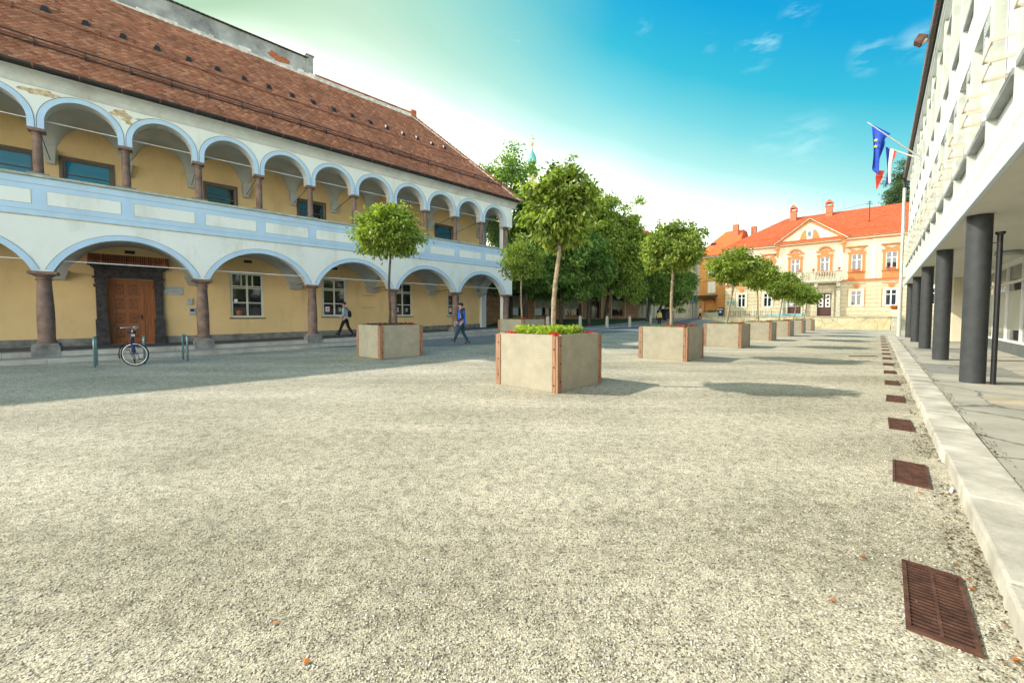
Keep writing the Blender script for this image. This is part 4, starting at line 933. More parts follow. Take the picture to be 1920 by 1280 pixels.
for k in range(-1,6):
    d_=12.20+5.67*k; 
    if d_>D1: break
    c_=MB(); c_.lathe([(.18,.09),(.18,ZS-.0)],d_,-1.43,40); smooth_angle(c_.build('column','office_column',OB),40)
# downpipes
b_=MB(); b_.tube([(12.12,-1.69,.09),(12.12,-1.69,3.02)],.040,12); b_.lathe([(.045,3.02),(.07,3.05),(.07,3.08)],12.12,-1.69,12); b_.tube([(12.12,-1.69,2.88),(12.2,-1.55,2.88)],.008,6); b_.build('downpipe','pipe_black',OB)
DPx,DPy=36.7,-1.02
b_=MB(); b_.tube([(DPx,DPy+.10,ZT+.15),(DPx,DPy+.05,ZT-.05),(DPx,DPy,ZT-.25),(DPx,DPy,ZT-.5)],.07,10,0); b_.tube([(DPx,DPy,ZT-.45),(DPx,DPy,3.3)],.085,12,1); b_.tube([(DPx,DPy,3.3),(DPx,DPy,.05)],.11,12,1); b_.lathe([(.125,3.2),(.125,3.32)],DPx,DPy,12,1); b_.tube([(DPx,DPy,ZT-1),(DPx,-1.3,ZT-1)],.012,6,1); b_.tube([(DPx,DPy,5.6),(DPx,-1.3,5.6)],.012,6,1)
smooth_angle(b_.build('downpipe',['gutter','pipe_white'],OB),40)
# recessed shop front
YG=-3.5
b_=MB(); b_.box(-3,33,YG-.22,YG+.04,.08,.50); b_.build('plinth','plinth_grey',OB)
xg=[23.44-2.17*i for i in range(-4,13)]; xg.sort()
b_=MB(); b_.box(-3,33,YG-.12,YG+.05,.50,.57); b_.box(-3,33,YG-.08,YG+.02,2.62,2.70); b_.box(-3,33,YG-.10,YG+.03,3.26,3.44)
for x in xg: b_.box(x-.03,x+.03,YG-.08,YG+.03,.57,3.26)
sf=b_.build('shop_front','window_white',OB)
b_=MB(); b_.face([(-3,YG-.04,.57),(33,YG-.04,.57),(33,YG-.04,3.26),(-3,YG-.04,3.26)]); b_.build('pane','glass',sf)
b_=MB(); 
for x in xg[:-1]: b_.face([(x+.05,YG-.035,.95),(x+2.1,YG-.035,.95),(x+2.1,YG-.035,2.35),(x+.05,YG-.035,2.35)])
b_.build('pane_blind','soffit',sf)
b_=MB(); b_.box(31.5,D1,YG-3,YG+.6,.08,3.44); b_.build('end_block','mansion_pale',OB)
b_=MB(); b_.lathe([(.28,3.30),(.30,3.34),(.30,3.40),(.26,3.449)],19.5,-2.9,20); b_.build('soffit_lamp','plate_grey',OB)
b_=MB(); b_.lathe([(.28,3.30),(.30,3.34),(.30,3.40),(.26,3.449)],13.6,-2.9,20); b_.build('soffit_lamp','plate_grey',OB)
# floodlight at the eaves
FX=19.2
b_=MB(); b_.tube([(FX,FC+.15,ZT+.25),(FX,FC+.50,ZT+.36)],.015,6); b_.hexa([(FX-.16,FC+.44,ZT+.20),(FX+.16,FC+.44,ZT+.20),(FX+.16,FC+.60,ZT+.34),(FX-.16,FC+.60,ZT+.34),(FX-.16,FC+.26,ZT+.40),(FX+.16,FC+.26,ZT+.40),(FX+.16,FC+.48,ZT+.54),(FX-.16,FC+.48,ZT+.54)])
FL_=bevel(b_.build('floodlight','rust',OB),.01)
b_=MB(); b_.ball((FX,FC+.36,ZT+.31),(.11,.09,.09)); b_.build('lamp_housing','rail_beige',FL_,smooth=True)

# flags on slanting poles
def W3(d,n,z): x,y=wxy(d,n); return (x,y,z)
def pole(name,label,d,n1,z1,tip_n,tip_z,d2,m_):
    t=MB(); t.tube([W3(d,1.22,z1),W3((d+d2)/2,(1.22+tip_n)/2,(z1+tip_z)/2),W3(d2,tip_n,tip_z)],[.035,.03,.022],10); t.lathe([(.05,0),(.05,.1)],*wxy(d,1.18),10)
    t.v=[(x,y,z+(z1-.05 if i>=30 else 0)) for i,(x,y,z) in enumerate(t.v)]
    o=t.build(name,m_); tag(o,label,'flagpole',group='flagpoles on the office front'); smooth_angle(o); return o
FD=25.4
pole('flagpole','upper slanting flagpole on the office front, carrying the blue starred flag','',0,8.45,0,0,0,'iron') if 0 else None
pole('flagpole','longer upper flagpole on the white office front with the blue starred flag',FD,0,8.40,-.66,10.60,FD,'plate_grey')
pole('flagpole','shorter lower flagpole on the white office front with the red and white flag',FD,0,8.36,.12,9.22,FD+.15,'pipe_white')
def flag(name,label,path,hang,mats,fold=.10,stripes=None,seed=0,d=FD,lean=.0):
    """cloth hanging from points along a pole: path=((n,z),(n,z)), hang = list of drop lengths"""
    V=[];F=[];M=[]; nu=16; nv=18
    for i in range(nu+1):
        s=i/nu; n0=path[0][0]+(path[1][0]-path[0][0])*s; z0=path[0][1]+(path[1][1]-path[0][1])*s
        hl=np.interp(s,[q[0] for q in hang],[q[1] for q in hang])
        for j in range(nv+1):
            t=j/nv; sq=1-.45*math.sin(min(1,t*1.3)*math.pi/2)
            n_=path[0][0]+(path[1][0]-path[0][0])*(.28+(s-.28)*sq)+lean*t if True else 0
            z_=z0-hl*t+ (0 if t==0 else -.0)
            dd=d+fold*math.sin(s*9+seed)*(t**.6)+.05*math.sin(t*7+s*4)*t
            n_+= .05*math.sin(s*11+t*3)*t
            V.append(W3(dd,n_,z_))
    for i in range(nu):
        for j in range(nv): k=i*(nv+1)+j; F.append((k,k+1,k+nv+2,k+nv+1)); M.append(stripes(i/nu,j/nv) if stripes else 0)
    me=bpy.data.meshes.new(name); me.from_pydata(V,[],F)
    for m_ in mats: me.materials.append(MATS[m_])
    me.polygons.foreach_set('material_index',M); me.polygons.foreach_set('use_smooth',[True]*len(F)); me.update()
    o=bpy.data.objects.new(name,me); col.objects.link(o); so_=o.modifiers.new('solid','SOLIDIFY'); so_.thickness=.006; tag(o,label,'flag',group='flags on the office front'); return o
ef_=flag('flag','blue flag with yellow stars drooping from the upper pole',((-.50,10.46),(.17,9.80)),[(0,1.95),(.5,2.15),(1,.35)],['flag_blue'],.09)
flag('flag','red and white flag drooping behind the blue starred flag',((.02,9.30),(-.0+.48,8.98)),[(0,1.75),(.5,1.55),(.8,.55),(1,.12)],['flag_red','flag_white','flag_blue'],.05,lambda s,t:0 if s>.62 else (1 if s>.28 else 2),1,FD+.15)
def star(parent,d,n,z,r_):
    m=MB(); pts=[]
    for i in range(10):
        a=math.pi/2+i*math.pi/5; q=r_ if i%2==0 else r_*.42; pts.append(W3(d,n+q*math.cos(a),z+q*math.sin(a)))
    c=W3(d,n,z)
    for i in range(10): m.face([c,pts[i],pts[(i+1)%10]])
    m.build('star','star_yellow',parent,fix=False)
star(ef_,FD-.13,-.33,9.62,.085); star(ef_,FD-.13,-.33,9.34,.085); 
tri=MB(); tri.face([W3(FD+.12,-.30,8.05),W3(FD+.12,-.02,7.95),W3(FD+.12,-.24,7.42)]); 
tri.hexa([W3(FD+.12,-.30,8.30),W3(FD+.12,.02,8.20),W3(FD+.13,.02,8.20),W3(FD+.13,-.30,8.30),W3(FD+.12,-.26,7.42),W3(FD+.12,-.22,7.40),W3(FD+.13,-.22,7.40),W3(FD+.13,-.26,7.42)])
o=tri.build('flag_corner','flag_red',bpy.data.objects['flag.001']); 

# ============================================================ PLANTERS, THEIR TREES AND FLOWERS
PS=1.62; PH=1.10
def make_planter():
    t=thing('planter','','planter')
    h=PS/2; th=.045; pw=.135
    for k in range(4):
        m=MB(); a=h-pw-.004
        m.box(-a,a,-h+.012,-h+.012+th,.015,PH-.012); m.box(-a-.02,a+.02,-h+.008,-h+.02+th,PH-.012,PH)
        o=m.build('panel','panel',t); o.rotation_euler=(0,0,k*math.pi/2)
    for k in range(4):
        m=MB(); m.box(-h,-h+pw,-h-.005,-h+.05,0,PH-.02); m.box(-h-.005,-h+.05,-h+.052,-h+pw,0,PH-.02)
        for z in (.22,.56,.90):
            x=-h+pw*.62; 
            ring=[(x+.018*math.cos(q*math.pi/4),-h-.007,z+.018*math.sin(q*math.pi/4)) for q in range(8)]; m.face(ring,1)
            ring=[(-h-.007,x+.018*math.cos(q*math.pi/4),z-.07+.018*math.sin(q*math.pi/4)) for q in range(8)]; m.face(ring,1)
        o=m.build('corner_post',['post_wood','drain_pit'],t); o.rotation_euler=(0,0,k*math.pi/2); bevel(o,.006,1)
    m=MB(); r=random.Random(2); n=10; q=(2*h-.12)/n
    for i in range(n):
        for j in range(n):
            zz=lambda a,b: PH-.075+.03*math.sin(a*1.7)*math.cos(b*1.3)+.012*math.sin(a*5+b*3)
            m.face([(-h+.06+i*q,-h+.06+j*q,zz(i,j)),(-h+.06+(i+1)*q,-h+.06+j*q,zz(i+1,j)),(-h+.06+(i+1)*q,-h+.06+(j+1)*q,zz(i+1,j+1)),(-h+.06+i*q,-h+.06+(j+1)*q,zz(i,j+1))])
    m.build('soil','soil',t)
    return t
def crown(center,rad,nclump,nleaf,size,m_,seed,droop=.5,clr=.22,shell=.55,lobes=.22,name='crown',width=.5,flat=0.0,bottom=.75):
    rs=np.random.RandomState(seed); c=np.array(center); rad=np.array(rad,float)
    d=rs.randn(nclump,3); d/=np.linalg.norm(d,axis=1,keepdims=True)
    ph=rs.rand(6)*6.28
    az=np.arctan2(d[:,1],d[:,0]); lob=1+lobes*(np.sin(2*az+ph[0])*.5+np.sin(3*az+ph[1]+d[:,2]*2)*.6+np.sin(5*az+ph[2]+d[:,2]*4)*.4)+lobes*.4*np.clip(rs.randn(nclump),-1.5,1.3)
    lob=np.clip(lob,.6,1.3); rr=(shell+(1-shell)*rs.rand(nclump)**.7)*lob
    C_=d*rr[:,None]; C_[:,2]=np.where(C_[:,2]<0,C_[:,2]*bottom,C_[:,2]); C_=C_*rad
    k=nleaf//nclump; n=k*nclump
    cc=np.repeat(C_,k,0); dd=np.repeat(d,k,0)
    off=rs.randn(n,3)*clr*np.mean(rad)*.62; off[:,2]*=.62
    P=cc+off
    out=P/(np.linalg.norm(P,axis=1,keepdims=True)+1e-6)
    D=out*.8+.55*rs.randn(n,3); D[:,2]-=droop
    Sz=size*(.6+.7*rs.rand(n))
    return leaf_mesh(name,P+c,D,Sz,m_,width=width,rs=rs), C_+c
def make_tree(kind,label,cat,loc,trunk,cr,seed,lm,bm_,group=None,limbs=9,leafsize=.13,nl=4200,nc=70,droop=.5,clr=.22,lobes=.22,shell=.5,width=.55,bottom=.75):
    """trunk: list of (x,y,z,r) relative; cr: (centre xyz, radii)"""
    t=thing(kind,label,cat,loc,0,group)
    me,CL=crown(cr[0],cr[1],nc,nl,leafsize,lm,seed,droop,clr,shell,lobes,width=width,bottom=bottom)
    o=bpy.data.objects.new('crown',me); col.objects.link(o); o.parent=t
    mb=MB(); pts=[Vector(p[:3]) for p in trunk]; mb.tube(pts,[p[3] for p in trunk],10)
    r=random.Random(seed); top=pts[-1]; base=pts[-2]
    idx=list(range(len(CL))); r.shuffle(idx)
    for i in idx[:limbs]:
        e=Vector(CL[i]); s=base.lerp(top,r.uniform(.0,1)); m_=s.lerp(e,.5)+Vector((r.uniform(-.1,.1),r.uniform(-.1,.1),r.uniform(.0,.15)))*(e-s).length
        rb=trunk[-1][3]*r.uniform(.45,.8); mb.tube([s,m_,e],[rb,rb*.6,rb*.2],6)
        for _ in range(2):
            e2=e+Vector((r.uniform(-1,1),r.uniform(-1,1),r.uniform(-.4,.8)))*.22*(e-s).length; mb.tube([m_,m_.lerp(e2,.6),e2],[rb*.45,rb*.3,rb*.12],5)
    tr=mb.build('trunk',bm_,t,smooth=True,fix=False)
    return t
def put_tree(t,x,y,z,rz=0,s=1): t.location=(x,y,z); t.rotation_euler=(0,0,rz); t.scale=(s,s,s)
def plants(name,label,cat,items,loc,rz,seed):
    """low planting inside one planter: items = list of (x,y,r,h,n,mat,size)"""
    rs=np.random.RandomState(seed)
    t=thing(name,label,cat,loc,rz)
    for (x,y,rx,ry,h,n,m_,size,pn) in items:
        P=np.stack([x+rx*(rs.rand(n)*2-1),y+ry*(rs.rand(n)*2-1),.02+h*rs.rand(n)],1)
        D=rs.randn(n,3)*.8; D[:,2]+=.7
        me=leaf_mesh(pn,P,D,size*(.6+.8*rs.rand(n)),m_,width=.7,rs=rs); o=bpy.data.objects.new(pn,me); col.objects.link(o); o.parent=t; o['kind']='stuff'
    return t
PLR=[(wn-0,dd) for wn,dd in ()]
plist=[]   # (d centre, n centre, role)
for k in range(7): plist.append((5.93+6.95*k+.81,-4.36-.045*k-.81,'R%d'%k))
for k in range(2): plist.append((6.36+6.95*k+.81,-11.65-.81,'L%d'%k))
plab={'R0':'large wood-cornered planter nearest the viewer, with lime green plants','R1':'second planter of the right-hand row, behind the front one','R2':'third planter of the right-hand row from the viewer','R3':'fourth planter of the right-hand row from the viewer','R4':'fifth planter of the right-hand row from the viewer','R5':'sixth planter of the right-hand row, second last before the stone wall','R6':'seventh and farthest planter, just before the stone terrace wall','L0':'planter in front of the arcade steps, beside the person in grey','L1':'planter partly hidden behind the front planter, near the arcade end'}
pr=None; PC={}
for (dd,nn,key) in plist:
    t=make_planter() if pr is None else copy_tree(pr)
    if pr is None: pr=t
    x,y=wxy(dd,nn); z=height(x,y)-.01; t.location=(x,y,z); t.rotation_euler=(0,0,R(90-W_ANG)+rnd.uniform(-.012,.012)); t['label']=plab[key]; t['group']='wood-cornered concrete planters in the square'; PC[key]=(x,y,z)
WR=R(90-W_ANG)
def pl_items(key):
    h=PH-.07
    if key=='R0': return [(-.02,-.38,.55,.17,.17,900,'lime_leaf',.07,'leafy_plants'),(-.38,.02,.17,.55,.17,900,'lime_leaf',.07,'leafy_plants'),(-.62,-.60,.10,.10,.06,130,'red_petal',.05,'red_flowers'),(.55,-.62,.12,.06,.06,110,'red_petal',.05,'red_flowers'),(-.62,.55,.06,.12,.06,110,'red_petal',.05,'red_flowers'),(.1,.1,.6,.6,.06,500,'herb',.05,'ground_cover')]
    r=random.Random(key); it=[(0,0,.66,.66,.07,900,'herb',.05,'ground_cover')]
    if key=='L0': it=[(0,0,.66,.66,.07,1100,'purple_leaf',.06,'ground_cover'),(.45,-.5,.22,.10,.09,160,'red_petal',.06,'red_flowers'),(-.45,-.35,.18,.1,.05,70,'red_petal',.05,'red_flowers')]
    else:
        for i in range(4): it.append((r.uniform(-.5,.5),-.55 if i%2 else r.uniform(-.5,.5),.14,.09,.09,90,'red_petal',.055,'red_flowers'))
    return it
flab={'R0':'lime green leafy plants edged with red flowers in the front planter','R1':'low green plants and red flowers in the second right-hand planter','R2':'green plants with red flowers in the third right-hand planter','R3':'low plants in the fourth right-hand planter','R4':'low plants in the fifth right-hand planter','R5':'low plants in the sixth right-hand planter','R6':'low plants in the planter nearest the stone wall','L0':'dark purple plants with red flowers in the planter by the arcade steps','L1':'green plants and red flowers in the planter behind the front one'}
for key,(x,y,z) in PC.items(): plants('planter_plants',flab[key],'plants',pl_items(key),(x,y,z+PH-.07),WR,hash(key)%1000 if 0 else sum(map(ord,key)))
# trees (heights measured against the planters)
tg='young trees growing in the planters'
def ptree(key,label,crz,rad,seed,lm,lean=(0,0),nl=4600,nc=80,ls=.15,droop=.7,rt=.058,bend=.03,shell=.45,lobes=.22,bottom=.8,width=.6):
    x,y,z=PC[key]; z0=PH-.12; zb=crz-rad[2]*bottom*.8
    bx_=.09 if key=='R0' else 0
    tr=[(bx_,0,z0,rt*1.35),(bx_,0,z0+.12,rt*1.08)]
    for i in range(1,7):
        q=i/6; tr.append((bx_+(lean[0]-bx_)*q+bend*math.sin(q*5+seed),lean[1]*q+bend*math.cos(q*4+seed),z0+.12+(zb-z0-.12)*q,rt*(1.05-.25*q)))
    tr.append((lean[0]*1.2,lean[1]*1.1,crz-rad[2]*.1,rt*.5))
    return make_tree('young_tree',label,'tree',(x,y,z),tr,((lean[0],lean[1],crz),rad),seed,lm,'bark' if key=='L0' else 'bark_pale',tg,12,ls,nl,nc,droop,.24,lobes,shell,width,bottom)
T0=ptree('R0','young broad-leaved tree with pale leaning trunk in the front planter',3.64,(.60,.62,.90),3,'leaf_bright',(.20,0),8000,105,.125,.95,.052,.03)
ptree('L0','low round-crowned tree with dark trunk in the planter by the arcade steps',4.20,(1.0,1.0,.84),8,'leaf_mid',(.06,0),11000,130,.12,.45,.042,.03)
ptree('L1','small round tree in the planter at the end of the arcades',3.92,(.95,.95,1.1),15,'leaf_bright',(-.05,0),7000,110,.11,.6,.045,.02)
ptree('R1','tree with tall pale trunk in the second right-hand planter',3.72,(.82,.82,.92),22,'leaf_bright',(-.0,0),9000,120,.13,.8,.05,.02,lobes=.3)
ptree('R2','tree in the third right-hand planter with full round crown',3.72,(.90,.90,.80),29,'leaf_mid',(.32,0),8000,110,.13,.5,.045,.02)
ptree('R3','tree in the fourth right-hand planter, crown overlapping the third',3.92,(1.02,1.02,.85),36,'leaf_mid',(-.15,0),7500,100,.14,.5,.045,.02)
ptree('R4','tree in the fifth right-hand planter, low dome-shaped crown',3.62,(1.15,1.15,.85),43,'leaf_mid',(.25,0),7000,100,.15,.5,.045,.02)
ptree('R5','tree in the sixth right-hand planter before the doors',3.38,(1.0,1.0,.8),50,'leaf_mid',(.3,0),5000,90,.15,.5,.045,.02)
ptree('R6','farthest planter tree, small spreading crown near the stone wall',3.2,(1.05,1.05,.75),57,'leaf_mid',(.3,0),5000,90,.16,.5,.045,.02)
# thin upright shoots on top of the two tall crowns
def shoots(key,lean,spots,seed):
    rs=np.random.RandomState(seed); x,y,z=PC[key]; Ps=[];Ds=[]
    for (dx,dy,zz,hh) in spots:
        n=60; tt=rs.rand(n); P=np.stack([dx+.05*rs.randn(n),dy+.05*rs.randn(n),zz+hh*tt],1); D=rs.randn(n,3); D[:,2]=D[:,2]*.4-.1; Ps.append(P); Ds.append(D)
    P=np.concatenate(Ps); D=np.concatenate(Ds)
    me=leaf_mesh('upper_shoots',P,D,.12*(.6+.6*rs.rand(len(P))),'leaf_mid',rs=rs); o=bpy.data.objects.new('upper_shoots',me); col.objects.link(o); return o
o=shoots('R0',0,[(.46,0,4.42,.40),(.10,.1,4.42,.30),(.78,0,4.1,.3)],2); o.parent=T0
T1=[q for q in bpy.data.objects if q.get('label','').startswith('tree with tall pale')][0]
o=shoots('R1',0,[(-.5,0,4.35,.4),(.0,.1,4.4,.25),(.70,0,4.15,.55)],4); o.parent=T1

# ============================================================ TREES ON THE LAWN
def bigtree(label,px,Z,topz,rx,basez,seed,lm='leaf_dark',nl=22000,trx=None,botz=None,ls=.34,nc=170,kind='broadleaf_tree',rt=.17,lean=0,droop=.75,group='large trees on the lawn behind the square'):
    x=(px-960)/740*Z; y=Z; z=height(x,y)
    botz=botz if botz is not None else z+2.2
    cz=(topz+botz)/2-z; rz_=(topz-botz)/2
    tx=0 if trx is None else (trx-px)/740*Z
    tr=[(tx,0,-.1,rt*1.5),(tx,0,.4,rt*1.1),(tx*.8+.05,0,cz*.45,rt*.85),(tx*.4,0,cz*.9,rt*.55),(0,0,cz+rz_*.5,rt*.25)]
    return make_tree(kind,label,'tree',(x,y,z),tr,((0,0,cz),(rx,rx,rz_)),seed,lm,'bark',group,22,ls,nl,nc,droop,.17,.22,.35,.42,1.0)
bigtree('tall tree rising behind the end of the arcade roof',958,36,16.0,2.7,.9,101,'leaf_dark',24000,botz=4.0,ls=.32)
bigtree('dark tree with brown trunk directly behind the front planter tree',1040,35.5,10.6,3.3,.9,102,'leaf_dark',22000,1052)
bigtree('tall tree with straight grey trunk right of the front planter tree',1120,41,14.2,3.0,.9,103,'leaf_mid',26000,1103,botz=4.2)
bigtree('bushy dark green tree with low hanging boughs in front of the bank windows',1095,37,9.0,2.6,.9,104,'leaf_dark',13000,1104,botz=3.6)
bigtree('tree with forked dark trunk and upswept top left of the second planter tree',1165,43,13.4,2.9,.9,105,'leaf_mid',24000,1134,botz=3.2)
bigtree('spreading green tree at the far end of the lawn, behind the second planter tree',1225,47,9.4,3.1,.9,106,'leaf_dark',21000,1214,botz=3.0)
bigtree('low wide dark tree nearest the rising street',1262,50,7.7,2.7,.9,107,'leaf_dark',13000,1232,botz=2.6)
bigtree('shaded tree seen through the last arcade arch',985,33,7.0,2.0,.9,108,'leaf_dark',9000,botz=3.3)
t=bigtree('dark poplar rising behind the right end of the red roof',1683,72,28.5,2.6,0,109,'leaf_poplar',12000,botz=14,ls=.4,kind='poplar_tree',group=None)

# ============================================================ BROWN STONE BUILDING BEHIND THE LAWN
BB=thing('stone_building','brown stone-faced building with wide dark windows behind the lawn trees','building',(7.07,44,0),R(90-A_ANG))
ops=[]; xs_=[-18,-11.2,-6.6,-2.35,1.75,6.0,10.2]
wins=[(-11.0,-8.2),(-6.6,-3.6),(-1.9,1.1),(2.6,5.0),(7.3,10.3)]
b_=MB(); wl=[]
for i,(a,b) in enumerate(wins): wl.append((a,b,1.45 if i!=3 else 1.15,4.05))
wall_open(b_,-16,13.6,.3,6.6,0,wl,.5); b_.face([(13.6,0,.3),(13.6,9,.3),(13.6,9,6.6),(13.6,0,6.6)]); b_.face([(-16,0,.3),(-16,9,.3),(-16,9,6.6),(-16,0,6.6)]); b_.face([(-16,0,6.6),(13.6,0,6.6),(13.6,9,6.6),(-16,9,6.6)])
b_.build('wall','brown_block',BB,fix=False)
b_=MB(); b_.box(-16,13.7,-.35,.2,6.5,6.85); b_.box(-16.1,13.8,-.5,9.2,6.85,7.0); b_.build('cornice','cream_wall',BB)
for i,(a,b,c,d_) in enumerate(wl):
    if i==3:
        wn=window(BB,a,b,c,d_,.25,'window_brown',cols_=3,tr=(.72,),fw=.08,name='door'); continue
    wn=window(BB,a,b,c,d_,.30,'window_brown',cols_=2,tr=(.3,.72),fw=.07)
    m=MB(); m.face([(a+.1,.29,c+.85),(b-.1,.29,c+.85),(b-.1,.29,c+1.95),(a+.1,.29,c+1.95)]); m.build('window_screen','grey_block',wn)
b_=MB(); 
for i,(a,b,c,d_) in enumerate(wl): b_.box(a-.16,a-.002,-.06,.0,1.1,d_+.2); b_.box(b+.002,b+.16,-.06,.0,1.1,d_+.2); b_.box(a,b,-.06,0,d_+.002,d_+.2)
b_.build('window_trim','cream_wall',BB)
b_=MB(); b_.box(5.9,6.25,-.25,-.02,1.85,2.5); b_.build('letter_box','rust',BB)

# ============================================================ BUILDING ALONG THE RISING STREET
CB=thing('street_building','cream building with orange roof partly hidden behind the lawn trees','building',(16.9,53.4,0),R(90-A_ANG))
b_=MB(); ops=[(x,x+1.3,z,z+2.0) for x in (1.5,5,8.5,12) for z in (5.2,8.6)]; wall_open(b_,0,17,.3,11.2,0,ops,.3); b_.face([(0,0,.3),(0,9,.3),(0,9,11.2),(0,0,11.2)]); b_.face([(17,0,.3),(17,9,.3),(17,9,11.2),(17,0,11.2)]); b_.build('wall','cream_wall',CB,fix=False)
for a,b,c,d_ in ops: window(CB,a,b,c,d_,.12,'window_white',tr=(.66,))
b_=MB()
for i in range(15): b_.box(.3+i*1.1,.75+i*1.1,-.15,-.002,.4,3.5)
b_.box(0,17,-.22,-.001,3.5,3.75); b_.build('pilasters','cream_wall',CB)
b_=MB(); b_.hexa([(-.6,-.7,11.2),(17.4,-.7,11.2),(17.4,9.6,11.2),(-.6,9.6,11.2),(2,4.0,14.9),(15.5,4.0,14.9),(15.5,4.6,14.9),(2,4.6,14.9)]); b_.build('roof','roof_orange',CB)
# ============================================================ MANSION
MP=(M_P[0],M_P[1]); MB_=thing('mansion','cream and orange two-storey mansion with red hipped roof and balcony','building',(*MP,0),R(90-M_ANG))
ZB=1.40; XL,XR=-11.35,12.5; ZE=11.25
lw_=[(-9.70,-8.72),(-6.50,-5.53),(2.78,3.80),(5.88,6.90),(9.0,10.0)]; uw_=[(-9.75,-8.77),(-6.45,-5.5),(-3.45,-2.45),(-.33,.63),(2.74,3.73),(5.83,6.85),(8.95,9.95)]
doors=[(-3.66,-2.20,1.55,4.30),(-.50,.94,1.42,4.36)]
b_=MB(); wall_open(b_,XL,XR,ZB-.4,5.72,0,[(a,b,2.70,4.56) for a,b in lw_]+doors,.25); b_.build('lower_wall','mansion_rustic',MB_,fix=False)
b_=MB(); wall_open(b_,XL,XR,5.72,ZE,0,[(a,b,6.98,9.02) for a,b in uw_],.22); b_.face([(XL,0,ZB-.4),(XL,11,ZB-.4),(XL,11,ZE),(XL,0,ZE)]); b_.face([(XR,0,ZB-.4),(XR,11,ZB-.4),(XR,11,ZE),(XR,0,ZE)]); b_.build('upper_wall','mansion_cream',MB_,fix=False)
b_=MB(); b_.box(XL-.05,XR,-.10,-.001,5.70,5.95); b_.box(XL-.08,XR,-.16,-.101,5.88,5.94); b_.box(XL-.1,XR+.1,-.14,-.001,10.72,10.86); b_.box(XL-.3,XR+.3,-.36,-.001,10.98,11.10); b_.build('string_course','mansion_orange',MB_)
b_=MB(); b_.box(XL-.25,XR+.25,-.30,-.001,10.86,10.98); b_.box(XL-.4,XR+.4,-.50,-.001,11.10,11.24)
for x in (-11.2,-7.6,-4.75,1.85,4.8,8.0): b_.box(x-.18,x+.18,-.05,-.001,5.96,10.7)
b_.build('pilasters','mansion_pale',MB_)
def frame_part(a,b,z0,z1,y,q,m_,name,par):
    m=MB(); m.box(a-q,a-.002,y,-.001,z0-.05,z1+q); m.box(b+.002,b+q,y,-.001,z0-.05,z1+q); m.box(a-.002,b+.002,y,-.001,z1+.002,z1+q); return m.build(name,m_,par)
for a,b in lw_:
    wn=window(MB_,a,b,2.70,4.56,.10,'window_white',tr=(.70,),fw=.09,bar=.08)
    frame_part(a,b,2.72,4.56,-.03,.22,'mansion_pale','window_surround',wn)
    m=MB(); c=(a+b)/2; m.prism([(c-.30,5.32),(c+.30,5.32),(c+.17,4.82),(c-.17,4.82)],-.08,-.031); m.box(a-.30,a-.222,-.045,-.001,2.6,4.85); m.box(b+.222,b+.30,-.045,-.001,2.6,4.85); m.box(a-.3,b+.3,-.06,-.032,5.32,5.40); m.build('keystone','mansion_orange',wn)
for i,(a,b) in enumerate(uw_):
    wn=window(MB_,a,b,6.98,9.02,.10,'window_white',tr=(.66,),fw=.09,bar=.08)
    c=(a+b)/2; m=MB(); q=.27
    m.box(a-q,a-.002,-.09,-.001,6.9,9.30); m.box(b+.002,b+q,-.09,-.001,6.9,9.30); m.box(a-.002,b+.002,-.09,-.001,9.022,9.30)
    m.box(a-q-.08,a-q+.12,-.12,-.091,9.0,9.34); m.box(b+q-.12,b+q+.08,-.12,-.091,9.0,9.34)
    if i in (2,3):
        for s in (-1,1): m.hexa([(c+s*.25,-.16,9.55),(c+s*.92,-.16,9.62),(c+s*.92,-.001,9.62),(c+s*.25,-.001,9.55),(c+s*.25,-.16,9.68),(c+s*.92,-.16,9.82),(c+s*.92,-.001,9.82),(c+s*.25,-.001,9.68)])
        n=14
        for k in range(n):
            t0,t1=math.pi*(.12+.76*k/n),math.pi*(.12+.76*(k+1)/n); P=lambda rr,t:(c+rr*math.cos(t),9.62+rr*.95*math.sin(t))
            for r0,r1,yy in ((.50,.60,-.14),(.60,.76,-.22)):
                p=[P(r0,t0),P(r1,t0),P(r1,t1),P(r0,t1)]; m.hexa([(p[0][0],-.001,p[0][1]),(p[1][0],-.001,p[1][1]),(p[2][0],-.001,p[2][1]),(p[3][0],-.001,p[3][1]),(p[0][0],yy,p[0][1]),(p[1][0],yy,p[1][1]),(p[2][0],yy,p[2][1]),(p[3][0],yy,p[3][1])])
        m.prism([(c-.42,9.30),(c+.42,9.30),(c+.24,9.62),(c+.30,9.85),(c,10.02),(c-.30,9.85),(c-.24,9.62)],-.11,-.001)
    else:
        m.box(a-q-.18,b+q+.18,-.26,-.001,9.88,10.0); m.box(a-q-.08,b+q+.08,-.17,-.001,9.80,9.88)
        m.prism([(c-.58,9.34),(c+.58,9.34),(c+.72,9.78),(c+.30,9.62),(c,9.44),(c-.30,9.62),(c-.72,9.78)],-.09,-.001)
        m.box(a-q,b+q,-.07,-.001,5.97,6.78)
    m.box(a-q-.1,b+q+.1,-.17,-.001,6.80,6.895); m.build('window_surround','mansion_orange',wn)
    if i in (3,4,5): 
        p_=MB(); p_.box(a+.1,b-.1,-.30,-.12,6.90,7.06); fp=p_.build('flower_box','terracotta',wn)
        p_=MB(); rr=random.Random(i)
        for _ in range(14): p_.ball((rr.uniform(a+.1,b-.1),-.22,7.08+rr.uniform(0,.08)),.07,6,4)
        p_.build('flowers','pot_flowers',fp)
